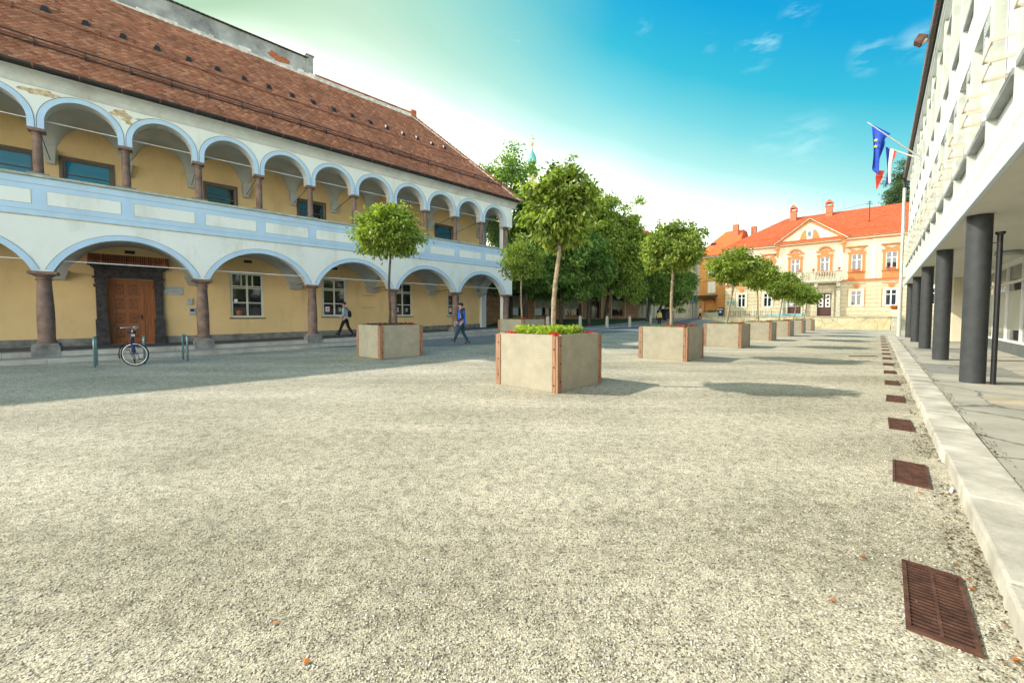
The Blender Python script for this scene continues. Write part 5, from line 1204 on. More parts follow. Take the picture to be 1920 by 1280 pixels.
# doors
for i,(a,b,c,d_) in enumerate(doors):
    m=MB(); m.box(a,b,.13,.18,c,d_); D_=m.build('door','dark_door',MB_)
    m=MB(); mid=(a+b)/2
    for s in (a+.06,mid+.04):
        w_=(b-a)/2-.10; m.box(s,s+w_,.10,.13,c+.12,c+.95); m.box(s+.08,s+w_-.08,.085,.10,c+.2,c+.86)
    m.box(mid-.04,mid+.03,.09,.13,c,d_); m.build('door_panels','dark_door',D_)
    for s in (a+.06,mid+.04):
        w_=(b-a)/2-.10; m=MB(); m.box(s+.06,s+w_-.06,.115,.1295,c+1.15,d_-.16); gl=m.build('pane','glass' if i==0 else 'shutter',D_)
        if i:
            m=MB()
            for zz in (c+1.45,c+1.95,c+2.45): m.ball((s+w_/2,.11,zz),(.13,.02,.17),8,5)
            m.build('grille','iron',gl)
        else:
            m=MB(); m.box(s+.12,s+w_-.18,.105,.1145,c+1.32,c+1.55); m.build('notice','paper',gl)
    frame_part(a,b,c,d_,-.16,.26,'balcony_stone','door_surround',D_)
# balcony
m=MB(); m.box(-2.55,1.95,-1.15,-.001,5.72,5.98); m.box(-2.4,1.8,-1.0,-.001,5.58,5.72); 
for x in (-2.35,-.9,1.65): m.box(x-.26,x+.26,-1.10,-.70,5.98,7.02); m.box(x-.32,x+.32,-1.15,-.65,7.02,7.12)
m.box(-2.1,1.4,-1.06,-.86,6.94,7.05); m.box(-2.1,1.4,-1.06,-.86,5.98,6.10)
x=-1.95
while x<1.4:
    if abs(x+.9)>.38: m.lathe([(.07,6.10),(.10,6.28),(.05,6.5),(.09,6.7),(.07,6.94)],x,-.96,8)
    x+=.26
for x in (-.62,1.62):
    m.hexa([(x-.15,-.9,5.10),(x+.15,-.9,5.10),(x+.15,-.001,4.9),(x-.15,-.001,4.9),(x-.22,-1.0,5.58),(x+.22,-1.0,5.58),(x+.22,-.001,5.58),(x-.22,-.001,5.58)])
m.box(1.42,1.82,-.42,-.001,1.4,4.95); m.box(1.36,1.88,-.5,-.001,4.7,4.9); m.box(1.36,1.88,-.5,-.001,1.4,1.9)
m.box(-4.5,-4.1,-.35,-.001,1.4,4.95); m.box(-1.9,-1.6,-.30,-.001,1.4,4.95)
bevel(m.build('balcony','balcony_stone',MB_),.02,1)
for x in (-2.35,-.9,1.65):
    p_=MB(); p_.lathe([(.09,7.12),(.14,7.34)],x,-.9,10,0); p_.ball((x,-.9,7.40),(.16,.16,.09),8,5,1); p_.build('flower_pot',['terracotta','pot_flowers'],MB_)
# roof with lower flared skirt, pediment
rx0,rx1=XL-.55,XR+.5
def froof(y): return 11.24+(y+.6)*.62 if y<.9 else 12.17+(y-.9)*.735
yR=5.4; zR=froof(yR); HL=-4.9
m=MB()
m.face([(rx0,-.6,11.24),(rx1,-.6,11.24),(rx1,.9,froof(.89)),(rx0+1.6,.9,froof(.89))]); m.face([(rx0+1.45,.86,froof(.9)+.10),(rx1,.86,froof(.9)+.10),(rx1,yR,zR+.1),(HL,yR,zR+.1)])
m.face([(rx0+1.45,.86,froof(.9)-.02),(rx1,.86,froof(.9)-.02),(rx1,.86,froof(.9)+.10),(rx0+1.45,.86,froof(.9)+.10)])
m.face([(rx0,-.6,11.24),(rx0+1.5,.9,froof(.89)),(HL,yR,zR+.1),(rx0+1.5,10,froof(.89)),(rx0,11.4,11.24)]); m.face([(rx0,11.4,11.24),(rx1,11.4,11.24),(rx1,yR,zR+.1),(HL,yR,zR+.1)])
m.face([(rx0,-.6,11.24),(rx0,-.6,11.14),(rx1,-.6,11.14),(rx1,-.6,11.24)]); m.face([(rx0,-.6,11.14),(rx1,-.6,11.14),(rx1,0,11.14),(rx0,0,11.14)])
blockmat('roof_red',(.50,.085,.025),(.58,.12,.035),(.40,.07,.02),.22,.30,.03,.6); RM=m.build('roof','roof_red',MB_,fix=False)
PX,PW,PZ=-1.47,3.75,14.05
m=MB(); m.prism([(PX-PW+.3,11.1),(PX+PW-.3,11.1),(PX,PZ-.35)],-.30,-.28); PD=m.build('pediment','mansion_pale',MB_)
m=MB()
for s in (-1,1):
    for (q,y0_,y1_,zz) in ((0,-.75,3.6,0),):
        m.hexa([(PX+s*(PW+.15),-.78,11.12),(PX+s*(PW+.15),3.2,11.12),(PX,3.4,PZ+.02),(PX,-.78,PZ+.02),(PX+s*(PW+.15),-.78,11.27),(PX+s*(PW+.15),3.2,11.27),(PX,3.4,PZ+.20),(PX,-.78,PZ+.20)])
m.build('pediment_roof','rust' if 0 else 'roof_red',PD)
m=MB(); mo=MB()
for s in (-1,1):
    m.hexa([(PX+s*(PW+.1),-.72,11.02),(PX+s*(PW+.1),-.3,11.02),(PX,-.3,PZ-.08),(PX,-.72,PZ-.08),(PX+s*(PW+.1),-.72,11.12),(PX+s*(PW+.1),-.3,11.12),(PX,-.3,PZ+.02),(PX,-.72,PZ+.02)])
    mo.hexa([(PX+s*(PW-.35),-.50,11.10),(PX+s*(PW-.35),-.3,11.10),(PX,-.3,PZ-.42),(PX,-.50,PZ-.42),(PX+s*(PW-.05),-.50,11.10),(PX+s*(PW-.05),-.3,11.10),(PX,-.3,PZ-.18),(PX,-.50,PZ-.18)])
    mo.prism([(PX+s*.35,11.45),(PX+s*1.05,11.45),(PX+s*.95,11.85),(PX+s*.75,12.35),(PX+s*.45,12.65),(PX+s*.30,12.2)],-.36,-.301)
    mo.box(PX+s*3.45-.22,PX+s*3.45+.22,-.40,-.02,10.45,10.98); mo.hexa([(PX+s*3.45-.05,-.16,9.3),(PX+s*3.45+.05,-.16,9.3),(PX+s*3.45+.05,-.02,9.3),(PX+s*3.45-.05,-.02,9.3),(PX+s*3.45-.18,-.34,10.45),(PX+s*3.45+.18,-.34,10.45),(PX+s*3.45+.18,-.02,10.45),(PX+s*3.45-.18,-.02,10.45)])
mo.box(PX-PW+.1,PX+PW-.1,-.55,-.301,11.0,11.14)
m.build('pediment_moulding','mansion_pale',PD); mo.build('pediment_ornament','mansion_orange',PD)
def disc(rx_,rz_,cx_,cz_,y0,y1,n=24): m=MB(); m.prism([(cx_+rx_*math.cos(2*math.pi*i/n),cz_+rz_*math.sin(2*math.pi*i/n)) for i in range(n)],y0,y1); return m
disc(.36,.50,PX,12.05,-.40,-.301).build('oculus','window_white',PD); disc(.22,.36,PX,12.05,-.42,-.401).build('oculus_pane','glass',PD)
for (x,yy,zt) in ((-3.95,5.0,16.9),(0.05,5.0,16.9)):
    m=MB(); m.box(x-.36,x+.36,yy-.42,yy+.42,zR-1.2,zt-.55,0); m.box(x-.44,x+.44,yy-.48,yy+.48,zt-.55,zt-.47,0); m.hexa([(x-.44,yy-.48,zt-.1),(x+.44,yy-.48,zt-.1),(x+.44,yy+.48,zt-.1),(x-.44,yy+.48,zt-.1),(x-.08,yy-.5,zt+.35),(x+.08,yy-.5,zt+.35),(x+.08,yy+.5,zt+.35),(x-.08,yy+.5,zt+.35)],0)
    for s in (-1,1):
        for q in (-1,1): m.box(x+s*.33-.06,x+s*.33+.06,yy+q*.38-.07,yy+q*.38+.07,zt-.45,zt-.1)
    m.build('chimney','old_brick' if 0 else 'terracotta',MB_)
m=MB(); m.box(8.1,9.4,4.4,5.4,zR-1.5,zR+2.2); m.box(8.0,9.5,4.3,5.5,zR+2.2,zR+2.4); m.build('chimney','terracotta',MB_)
m=MB(); m.tube([(4.2,2.0,froof(2.0)),(4.2,2.0,froof(2.0)+2.75)],.05,6); m.box(3.9,4.5,1.97,2.03,froof(2)+2.3,froof(2)+2.36); m.box(4.0,4.4,1.97,2.03,froof(2)+2.55,froof(2)+2.6); m.build('antenna','iron',MB_)
m=MB(); m.box(-11.1,-10.1,-.04,-.002,3.1,3.6); m.build('plaque','verdigris',MB_)
# ============================================================ ORANGE HOUSE
OH=thing('orange_house','narrow orange house with white shutters left of the mansion','building',(M_P[0]+.679*3,M_P[1]+.734*3,0),R(90-M_ANG))
b_=MB(); ow=[(-14.7,-13.55,8.0,9.8),(-14.7,-13.55,5.05,6.88),(-15.2,-13.35,1.2,4.15)]; wall_open(b_,-16.3,-10.8,.8,10.9,0,ow[:3],.6); b_.face([(-16.3,0,.8),(-16.3,9,.8),(-16.3,9,10.9),(-16.3,0,10.9)]); b_.build('wall','orange_wall',OH,fix=False)
b_=MB(); b_.face([(-15.2,.6,1.2),(-13.35,.6,1.2),(-13.35,.6,4.15),(-15.2,.6,4.15)]); b_.build('porch_wall','orange_wall',OH,fix=False)
for a,b,c,d_ in ow[:2]:
    m=MB(); 
    for k in range(2):
        x0_=a+(b-a)/2*k; m.box(x0_+.01,x0_+(b-a)/2-.01,-.02,.03,c+.02,d_-.02)
    s_=m.build('window_shutters','shutter',OH)
    m=MB(); m.box(a-.15,b+.15,-.15,-.001,c-.14,c-.02); m.build('sill','grey_wall',s_)
m=MB(); m.box(-14.95,-13.3,-.20,-.001,7.05,7.2); m.box(-16.35,-10.8,-.30,-.001,10.6,10.95); m.box(-16.3,-16.0,-.04,-.001,1,10.6); m.box(-13.2,-10.8,-.06,-.001,4.9,5.02); m.box(-13.2,-10.8,-.06,-.001,5.9,6.02); m.build('moulding','grey_wall',OH)
m=MB(); m.hexa([(-17.2,-1.5,4.30),(-13.2,-1.5,4.30),(-13.2,-.001,4.6),(-17.2,-.001,4.6),(-17.2,-1.5,4.36),(-13.2,-1.5,4.36),(-13.2,-.001,4.72),(-17.2,-.001,4.72)]); m.tube([(-16.9,-1.3,4.3),(-16.9,-.02,3.5)],.03,6); m.tube([(-13.6,-1.3,4.3),(-13.6,-.02,3.5)],.03,6); m.build('canopy','iron',OH)
m=MB(); m.hexa([(-16.8,-.6,10.9),(-10.4,-.6,10.9),(-10.4,9,10.9),(-16.8,9,10.9),(-12.9,2.6,14.9),(-10.4,2.6,14.9),(-10.4,5,14.9),(-12.9,5,14.9)]); OR_=m.build('roof','roof_orange',OH)
m=MB(); m.box(-11.8,-11.0,1.8,2.6,13.0,15.7); m.tube([(-11.4,2.2,15.7),(-11.4,2.2,17.0)],.06,6); m.build('chimney','terracotta',OR_); m=MB(); m.box(-9.6,-8.9,3.5,4.2,13,15.4); m.build('chimney','terracotta',OR_)
m=MB(); m.hexa([(-14.6,.9,12.0),(-13.9,.9,12.0),(-13.9,1.5,12.5),(-14.6,1.5,12.5),(-14.6,.8,12.9),(-13.9,.8,12.9),(-13.9,1.5,13.3),(-14.6,1.5,13.3)]); m.build('dormer','iron',OR_)
GH=thing('grey_house','narrow grey and cream house side left of the orange house','building',(M_P[0]+.679*3,M_P[1]+.734*3,0),R(90-M_ANG))
b_=MB(); b_.box(-17.6,-16.34,.6,10,.8,10.4,0); b_.box(-17.7,-16.34,.45,.598,4.4,4.65,0); b_.build('wall','grey_wall',GH)
b_=MB(); b_.box(-17.8,-16.34,.4,10,10.4,10.7); b_.build('cornice','cream_wall',GH)
# ============================================================ TERRACE, RETAINING WALL, STAIRS
def muv(x,y): return x,y
TR=[]
cM,sM=math.cos(R(90-M_ANG)),math.sin(R(90-M_ANG))
def m2w(x,y): return (M_P[0]+x*cM-y*sM, M_P[1]+x*sM+y*cM)
YW=-8.0   # retaining wall line in the mansion's frame
# left end of wall so that the street passes beside it
XWL=-12.1; XWR=6.3
m=MB(); p=[m2w(XWL,YW+.2),m2w(14,YW+.2),m2w(14,0.3),m2w(XWL+2.6,0.3)]; m.face([(x,y,1.42) for x,y in p]); struct(m.build('terrace','sidewalk'))
RW=thing('retaining_wall','low stone-faced retaining wall with pale coping below the mansion terrace','wall',(*MP,0),R(90-M_ANG))
m=MB(); m.box(XWL,XWR,YW,YW+.35,-.3,1.30); m.build('wall_face','retaining',RW)
m=MB(); x=XWL-.05
while x<XWR: m.box(x,min(x+1.18,XWR+.05),YW-.07,YW+.42,1.30,1.415); x+=1.2
bevel(m.build('coping','balcony_stone',RW),.015)
m=MB(); m.box(XWL,XWL+.35,YW+.35,YW+7,-.2,1.38); m.build('side_wall','retaining',RW)
SP=thing('terrace_stairs','stone stairs beside the pedestal, rising to the mansion terrace','stairs',(*MP,0),R(90-M_ANG))
m=MB(); n=9
for i in range(n): m.box(XWR+.6,13,YW-3.0+.34*i,YW+.36,.155*i-.2 if i==0 else .155*i,.155*(i+1)-.002)
m.build('steps','balcony_stone',SP)
m=MB(); m.box(XWR+.05,XWR+.6,YW-3.2,YW+.1,-.2,1.32); m.box(XWR-.02,XWR+.68,YW-3.28,YW+.12,1.32,1.44); bevel(m.build('pedestal','balcony_stone',SP),.02)
FP=thing('flower_trough','square stone trough of reddish grasses on the stair pedestal','planter',(*m2w(XWR+.33,YW-2.75),1.44),R(90-M_ANG))
m=MB(); m.hexa([(-.34,-.30,0),(.34,-.30,0),(.34,.30,0),(-.34,.30,0),(-.42,-.36,.62),(.42,-.36,.62),(.42,.36,.62),(-.42,.36,.62)]); bevel(m.build('trough','terracotta' if 0 else 'mansion_pale',FP),.02)
rs=np.random.RandomState(3); n=500; P=np.stack([.3*(rs.rand(n)*2-1),.25*(rs.rand(n)*2-1),.6+.08*rs.rand(n)],1); D=np.stack([rs.randn(n)*.5,rs.randn(n)*.5,.9+rs.rand(n)],1)
me=leaf_mesh('grasses',P,D,.42*(.5+.6*rs.rand(n)),'orange_leaf',width=.16,rs=rs); o=bpy.data.objects.new('grasses',me); col.objects.link(o); o.parent=FP
# ramp with railing, bench railing on the terrace
RP=thing('access_ramp','pale teal access ramp with thin handrails at the mansion side door','ramp',(*MP,1.42),R(90-M_ANG))
m=MB(); m.hexa([(-7.6,-2.2,.0),(-1.8,-2.2,.0),(-1.8,-.9,.0),(-7.6,-.9,.0),(-7.6,-2.2,.03),(-3.9,-2.2,.32),(-3.9,-.9,.32),(-7.6,-.9,.03)]); m.box(-3.9,-1.8,-2.2,-.5,.0,.325); m.build('deck','teal_ramp',RP)
m=MB()
for x in (-7.4,-5.6,-4.0,-1.9): m.tube([(x,-2.15,0),(x,-2.15,1.25)],.025,6)
m.tube([(-7.4,-2.15,.95),(-4.0,-2.15,1.25),(-1.9,-2.15,1.25)],.025,6); m.tube([(-4.0,-2.15,1.25),(-4.0,-2.15,3.0)],.04,6); m.tube([(-1.9,-2.15,1.25),(-1.9,-2.15,3.0)],.04,6); m.tube([(-4.0,-2.15,1.55),(-1.9,-2.15,1.55)],.03,6)
m.build('handrail','window_white',RP)
for i,x in enumerate([-9.4+.62*k for k in range(8)]):
    m=MB(); m.tube([(x,YW+3.0,0),(x,YW+3.0,.72),(x+.42,YW+3.0,.72),(x+.42,YW+3.0,0)],.025,6)
    o=m.build('terrace_bike_stand','iron'); o.location=(*MP,1.42); o.rotation_euler=(0,0,R(90-M_ANG)); tag(o,'dark hoop stand on the terrace before the mansion, %s from the left'%['first','second','third','fourth','fifth','sixth','seventh','eighth'][i],'bike stand','hoop stands on the terrace')
# ============================================================ PEOPLE
def skin_eval(name,verts,edges,m_,parent,root=0,sub=2,extra=None,mats=None):
    me=bpy.data.meshes.new(name); me.from_pydata([v[:3] for v in verts],edges,[]); o=bpy.data.objects.new(name,me); col.objects.link(o)
    o.modifiers.new('skin','SKIN'); 
    for i,v in enumerate(verts):
        sv=me.skin_vertices[0].data[i]; r=v[3]; sv.radius=r if isinstance(r,tuple) else (r,r); sv.use_root=(i==root); sv.use_loose=False
    s=o.modifiers.new('sub','SUBSURF'); s.levels=sub; s.render_levels=sub
    bpy.context.view_layer.update(); dg=bpy.context.evaluated_depsgraph_get(); m2=bpy.data.meshes.new_from_object(o.evaluated_get(dg)); bpy.data.objects.remove(o); bpy.data.meshes.remove(me)
    if extra:
        bm=bmesh.new(); bm.from_mesh(m2); t=bpy.data.meshes.new('t'); t.from_pydata(extra.v,[],extra.f); bm.from_mesh(t); bm.to_mesh(m2); bm.free(); bpy.data.meshes.remove(t)
    m2.name=name; m2.materials.clear(); m2.materials.append(MATS[m_]); m2.polygons.foreach_set('use_smooth',[True]*len(m2.polygons))
    o=bpy.data.objects.new(name,m2); col.objects.link(o); o.parent=parent; return o
def person(label,loc,rz,H_,P,jacket,sleeve,trouser,shoe,hairm,hat=None,hood=False,face_turn=0):
    """P: dict of joints (metres, for a 1.78 m figure): x forward, y left, z up"""
    k=H_/1.78; t=thing('person',label,'person',loc,rz,None); t.scale=(k,k,k)
    V=Vector; hip={s:V((0,.095*s,.93)) for s in(1,-1)}; sh={s:V((.0,.185*s,1.43)) for s in (1,-1)}
    lean=P.get('lean',.03); hd=V((lean+.035,0,1.66))
    # ---- body
    vs_=[(0,0,.96,(.15,.11)),(.01,0,1.10,(.145,.10)),(lean*.7,0,1.28,(.165,.115)),(lean,0,1.42,(.13,.09)),(lean+.005,0,1.50,.055),(lean+.02,0,1.56,.058),(hd.x,0,1.64,(.078,.090)),(hd.x-.002,0,1.70,(.080,.095)),(hd.x-.01,0,1.745,(.055,.065))]
    es=[(i,i+1) for i in range(8)]
    fx=MB()
    for s,kk in ((1,'l'),(-1,'r')):
        el,wr,ha=[V(q) for q in P[kk+'arm']]; b=len(vs_); S0=sh[s]+V((lean,0,0))
        vs_+=[(*S0,.058),(*((S0+el)/2),.048),(*el,.040),(*((el+wr)/2),.038),(*wr,.027),(*((wr+ha)/2),(.036,.020)),(*ha,(.038,.018))]; es+=[(3,b)]+[(b+i,b+i+1) for i in range(6)]
        d=(ha-wr).normalized(); side=d.cross(V((0,s,0))).normalized()
        for f_ in range(4):
            o_=ha+side*(.027-.018*f_); ln=(.062,.072,.068,.052)[f_]; curl=V((0,-s,0))
            fx.tube([o_-d*.01,o_+d*ln*.45+curl*.006,o_+d*ln*.8+curl*.022,o_+d*ln*.92+curl*.036],[.0092,.0088,.008,.006],6)
        th_=(wr+ha)/2+side*.03; fx.tube([th_,th_+side*.026+d*.02,th_+side*.030+d*.052],[.011,.010,.008],6)
        kn,an,to=[V(q) for q in P[kk+'leg']]; b=len(vs_)
        vs_+=[(*hip[s],.085),(*((hip[s]+kn)/2),.075),(*kn,.055),(*((kn+an)/2+V((-.015,0,0))),.052),(*an,.036),(*((an+to)/2+V((0,0,-.01))),(.036,.03)),(*to,(.036,.022))]; es+=[(0,b)]+[(b+i,b+i+1) for i in range(6)]
    fx.tube([(hd.x+.088,0,1.69),(hd.x+.104,0,1.668),(hd.x+.112,0,1.652),(hd.x+.090,0,1.645)],[.008,.011,.015,.008],8)
    for s in (1,-1): fx.ball((hd.x-.005,s*.082,1.665),(.018,.010,.030),8,6)
    body=skin_eval('body',vs_,es,'skin',t,0,2,fx)
    e=MB(); [e.ball((hd.x+.080,s*.030,1.688),(.010,.011,.008),8,6) for s in (1,-1)]; e.build('eyes','eye_dark',body,smooth=True)
    e=MB(); e.box(hd.x+.085,hd.x+.096,-.022,.022,1.618,1.626); e.build('mouth','boot_brown',body)
    # ---- jacket
    hem=P.get('hem',.86); sk=P.get('flare',(.175,.135))
    jv=[(0,0,hem,sk),(0,0,1.02,(.175,.13)),(lean*.4,0,1.15,(.17,.128)),(lean*.8,0,1.30,(.19,.14)),(lean,0,1.43,(.155,.11)),(lean+.005,0,1.505,(.075,.075))]; je=[(i,i+1) for i in range(5)]
    skin_eval('jacket',jv,je,jacket,t,0,2)
    for s,kk in ((1,'l'),(-1,'r')):
        el,wr,ha=[V(q) for q in P[kk+'arm']]; S0=sh[s]+V((lean,-.015*s,0))
        skin_eval('sleeve',[(*(S0+V((0,-.05*s,.0))),.075),(*S0,.078),(*((S0+el)/2),.068),(*el,.060),(*((el+wr)/2),.055),(*(wr+(wr-el)*.02),.045)],[(i,i+1) for i in range(5)],sleeve,t,0,2)
    # ---- trousers
    tv=[(0,0,.96,(.155,.115)),(0,0,.88,(.15,.11))]; te=[(0,1)]
    for s,kk in ((1,'l'),(-1,'r')):
        kn,an,to=[V(q) for q in P[kk+'leg']]; b=len(tv)
        tv+=[(*(hip[s]+V((0,0,-.06))),.102),(*((hip[s]+kn)/2),.092),(*kn,.075),(*((kn+an)/2),.068),(*(an+(kn-an)*.08),.058)]; te+=[(1,b)]+[(b+i,b+i+1) for i in range(4)]
    skin_eval('trousers',tv,te,trouser,t,0,2)
    for s,kk in ((1,'l'),(-1,'r')):
        kn,an,to=[V(q) for q in P[kk+'leg']]; dn=(to-an); dn.z=0
        heel=an-dn*.35+(kn-an)*-.08
        skin_eval('boot',[(*(an+(kn-an)*.22),.052),(*an,.050),(*(an+(to-an)*.55),(.048,.040)),(*to,(.046,.032)),(*(to+(to-an)*.22),(.036,.024))],[(0,1),(1,2),(2,3),(3,4)],shoe,t,0,2)
        hm=MB(); hm.ball(heel+V((0,0,.01)),(.045,.04,.04),8,6); hm.build('heel',shoe,t,smooth=True)
    # ---- hair or hat
    h=MB(); n=14; rg=10
    for j in range(rg):
        for i in range(n):
            q=[]
            for (jj,ii) in ((j,i),(j,i+1),(j+1,i+1),(j+1,i)):
                ph=(math.pi*.62)*jj/rg; a=2*math.pi*ii/n; rr=math.sin(ph); cf=max(0,math.cos(a))
                low=(.30 if hat is None else .28)*cf*(jj/rg)
                q.append((hd.x-.012+.103*rr*math.cos(a),.088*rr*math.sin(a),1.685+.098*math.cos(ph)+low*.16+(.004 if hat else 0)))
            h.face(q)
    o=h.build('beanie' if hat else 'hair',hat or hairm,t,smooth=True); m_=o.modifiers.new('solid','SOLIDIFY'); m_.thickness=.012; m_.offset=1
    if hood: skin_eval('hood',[(lean-.02,-.10,1.50,.045),(lean-.10,-.05,1.50,.06),(lean-.135,0,1.50,.07),(lean-.10,.05,1.50,.06),(lean-.02,.10,1.50,.045),(lean+.07,.06,1.46,.03)],[(0,1),(1,2),(2,3),(3,4),(4,5)],sleeve,t,2,2)
    return t
walk=dict(lean=.03,larm=[(-.10,.25,1.15),(.04,.27,.93),(.08,.26,.86)],rarm=[(.06,-.25,1.16),(.26,-.20,1.02),(.34,-.17,1.0)],
  lleg=[(.20,.09,.52),(.30,.09,.13),(.44,.09,.12)],rleg=[(-.06,-.09,.49),(-.36,-.10,.13),(-.24,-.11,.045)])
# person in blue: front foot forward with toes raised, hand holding a paper in front
pb_=dict(lean=.02,hem=.80,flare=(.19,.15),larm=[(-.02,.27,1.14),(.20,.23,.98),(.27,.20,.92)],rarm=[(-.0,-.27,1.14),(.16,-.23,.94),(.22,-.20,.88)],
  lleg=[(.20,.09,.50),(.34,.08,.15),(.45,.08,.19)],rleg=[(-.05,-.09,.49),(-.26,-.10,.10),(-.13,-.11,.045)])
X=-2.27; Yp=17.9
bp=person('person in bright blue hooded jacket and dark knit cap, striding across the square',(X,Yp,height(X,Yp)+.015),R(186),1.86,pb_,'jacket_blue','jacket_navy','trouser_teal','boot_brown','hair_brown',hat='beanie_dark',hood=True)
m=MB(); m.hexa([(.20,-.012,.0),(.20,.012,0),(.215,.012,0),(.215,-.012,0),(.20,-.012,.0),(.20,.012,0),(.215,.012,0),(.215,-.012,0)]) if 0 else None
pp=MB(); n=6
for i in range(n): 
    a0,a1=i/n,(i+1)/n; f_=lambda a:(.02*math.sin(a*3),a*.21-.10)
    x0_,z0_=f_(a0); x1_,z1_=f_(a1); pp.hexa([(x0_,-.10,z0_),(x0_,.05,z0_),(x0_+.002,.05,z0_),(x0_+.002,-.10,z0_),(x1_,-.10,z1_),(x1_,.05,z1_),(x1_+.002,.05,z1_),(x1_+.002,-.10,z1_)])
o=pp.build('paper_sheet','paper'); a=R(186); k=1.86/1.78; hx,hy=.30*k,.20*k
o.location=(X+hx*math.cos(a)-hy*math.sin(a),Yp+hx*math.sin(a)+hy*math.cos(a),height(X,Yp)+.90*k); o.rotation_euler=(0,0,R(160)); tag(o,'white sheet of paper held by the person in the blue jacket','paper')
# person in grey on the arcade floor
pg_=dict(lean=.05,hem=.86,flare=(.175,.14),larm=[(.0,.25,1.14),(.20,.22,.98),(.26,.19,.95)],rarm=[(-.06,-.25,1.15),(.10,-.22,.97),(.17,-.20,.92)],
  lleg=[(.18,.09,.52),(.33,.09,.13),(.47,.09,.16)],rleg=[(-.10,-.09,.50),(-.34,-.10,.12),(-.21,-.11,.045)])
gx,gy=-8.47,20.1; gz=.30+hA(uv(gx,gy)[0])
gp_=person('person in light grey jacket and black trousers walking under the arches with a backpack',(gx,gy,gz),R(184),1.77,pg_,'jacket_grey','jacket_grey','trouser_black','trouser_black','hair_brown')
t=thing('backpack','small black backpack worn by the person in the grey jacket','backpack',(gx,gy,gz),R(184))
skin_eval('bag',[(-.20,0,.98,(.13,.075)),(-.215,0,1.10,(.15,.095)),(-.20,0,1.24,(.13,.085)),(-.18,0,1.34,(.09,.05))],[(0,1),(1,2),(2,3)],'trouser_black',t,0,2)
for s in (1,-1):
    m=MB(); m.tube([(-.14,.10*s,1.33),(-.03,.135*s,1.50),(.10,.13*s,1.46),(.16,.12*s,1.30),(.10,.15*s,1.15),(-.10,.13*s,1.06)],.016,6); m.build('strap','jacket_navy',t,smooth=True)
# far people
x_,y_=16.65,44.6; person('person with reddish hair in yellow jacket and black trousers beyond the second planter',(x_,y_,height(x_,y_)),R(-80),1.70,dict(walk,larm=[(-.02,.26,1.14),(.03,.27,.92),(.05,.26,.85)],rarm=[(.0,-.26,1.14),(.06,-.26,.92),(.08,-.25,.85)],lleg=[(.05,.08,.5),(.06,.08,.10),(.18,.08,.04)],rleg=[(-.02,-.08,.5),(-.08,-.08,.10),(.04,-.08,.04)]),'jacket_yellow','jacket_yellow','trouser_black','trouser_black','hair_red')
x_,y_=26.0,54.5; person('person in white top and dark trousers walking up the street beside the wall end',(x_,y_,height(x_,y_)),R(170),1.72,walk,'shirt_white','shirt_white','trouser_black','trouser_black','hair_brown')
# ============================================================ BIKE STANDS AND BICYCLE
for i,(x,y) in enumerate(((-11.70,11.02),(-10.99,11.76),(-10.29,12.48))):
    m=MB(); L_=.72; pts=[(0,0,-.05),(0,0,.72)]
    for k in range(1,6): a=math.pi/2*k/6; pts.append((-.11+.11*math.cos(a),0,.72+.11*math.sin(a)))
    pts+=[(-.11,0,.83),(-L_+.11,0,.83)]
    for k in range(1,6): a=math.pi/2*k/6; pts.append((-L_+.11-.11*math.sin(a),0,.72+.11*math.cos(a)))
    pts+=[(-L_,0,.72),(-L_,0,-.05)]
    m.tube(pts,.027,10); o=m.build('bike_stand','rack_metal',smooth=True); o.location=(x,y,height(x,y)); o.rotation_euler=(0,0,math.atan2(an_[1],an_[0]))
    o.rotation_euler[2]=math.atan2(-.659,.753) if i==2 else o.rotation_euler[2]
    tag(o,['steel hoop bike stand seen edge-on, nearest the left column','steel hoop bike stand with the blue bicycle leaning against it','steel hoop bike stand standing empty right of the bicycle'][i],'bike stand','steel hoop bike stands')
def torus(mb,c,Rr,r,axis_x,axis_z,n=40,k=8,mi=0):
    pts=[Vector(c)+Vector(axis_x)*Rr*math.cos(2*math.pi*i/n)+Vector(axis_z)*Rr*math.sin(2*math.pi*i/n) for i in range(n)]
    nn=Vector(axis_x).cross(Vector(axis_z)).normalized(); b=len(mb.v)
    for i in range(n):
        rad=(pts[i]-Vector(c)).normalized()
        for j in range(k): a=2*math.pi*j/k; mb.v.append(tuple(pts[i]+rad*r*math.cos(a)+nn*r*math.sin(a)))
    for i in range(n):
        for j in range(k): mb.f.append((b+i*k+j,b+((i+1)%n)*k+j,b+((i+1)%n)*k+(j+1)%k,b+i*k+(j+1)%k)); mb.m.append(mi)
BK=thing('bicycle','dark blue city bicycle with swept chrome handlebar leaning at the stand before the carved door','bicycle',(-10.86,11.36,0),math.atan2(an_[1],an_[0])+R(2)); BK.rotation_euler[0]=R(3)
def wheel(parent,c,ax):
    Rw=.345; m=MB(); torus(m,c,Rw-.018,.019,ax,(0,0,1)); w_=m.build('wheel','black_rubber',parent,smooth=True)
    m=MB(); torus(m,c,Rw-.046,.011,ax,(0,0,1),40,6); m.tube([Vector(c)+Vector(ax).cross(Vector((0,0,1)))*.05,Vector(c)-Vector(ax).cross(Vector((0,0,1)))*.05],.018,8)
    for i in range(18):
        a=2*math.pi*i/18; m.tube([Vector(c)+Vector(ax).cross(Vector((0,0,1)))*(.03 if i%2 else -.03),Vector(c)+Vector(ax)*(Rw-.05)*math.cos(a)+Vector((0,0,1))*(Rw-.05)*math.sin(a)],.0022,4)
    m.build('rim','chrome',w_,smooth=True); return w_
wheel(BK,(-1.06,0,.345),(1,0,0))
st_=thing('x','','x'); bpy.data.objects.remove(st_)
SA=R(58); ca,sa=math.cos(SA),math.sin(SA)
fw=(0,0,.345); ax=(ca,sa,0)
wheel(BK,fw,ax)
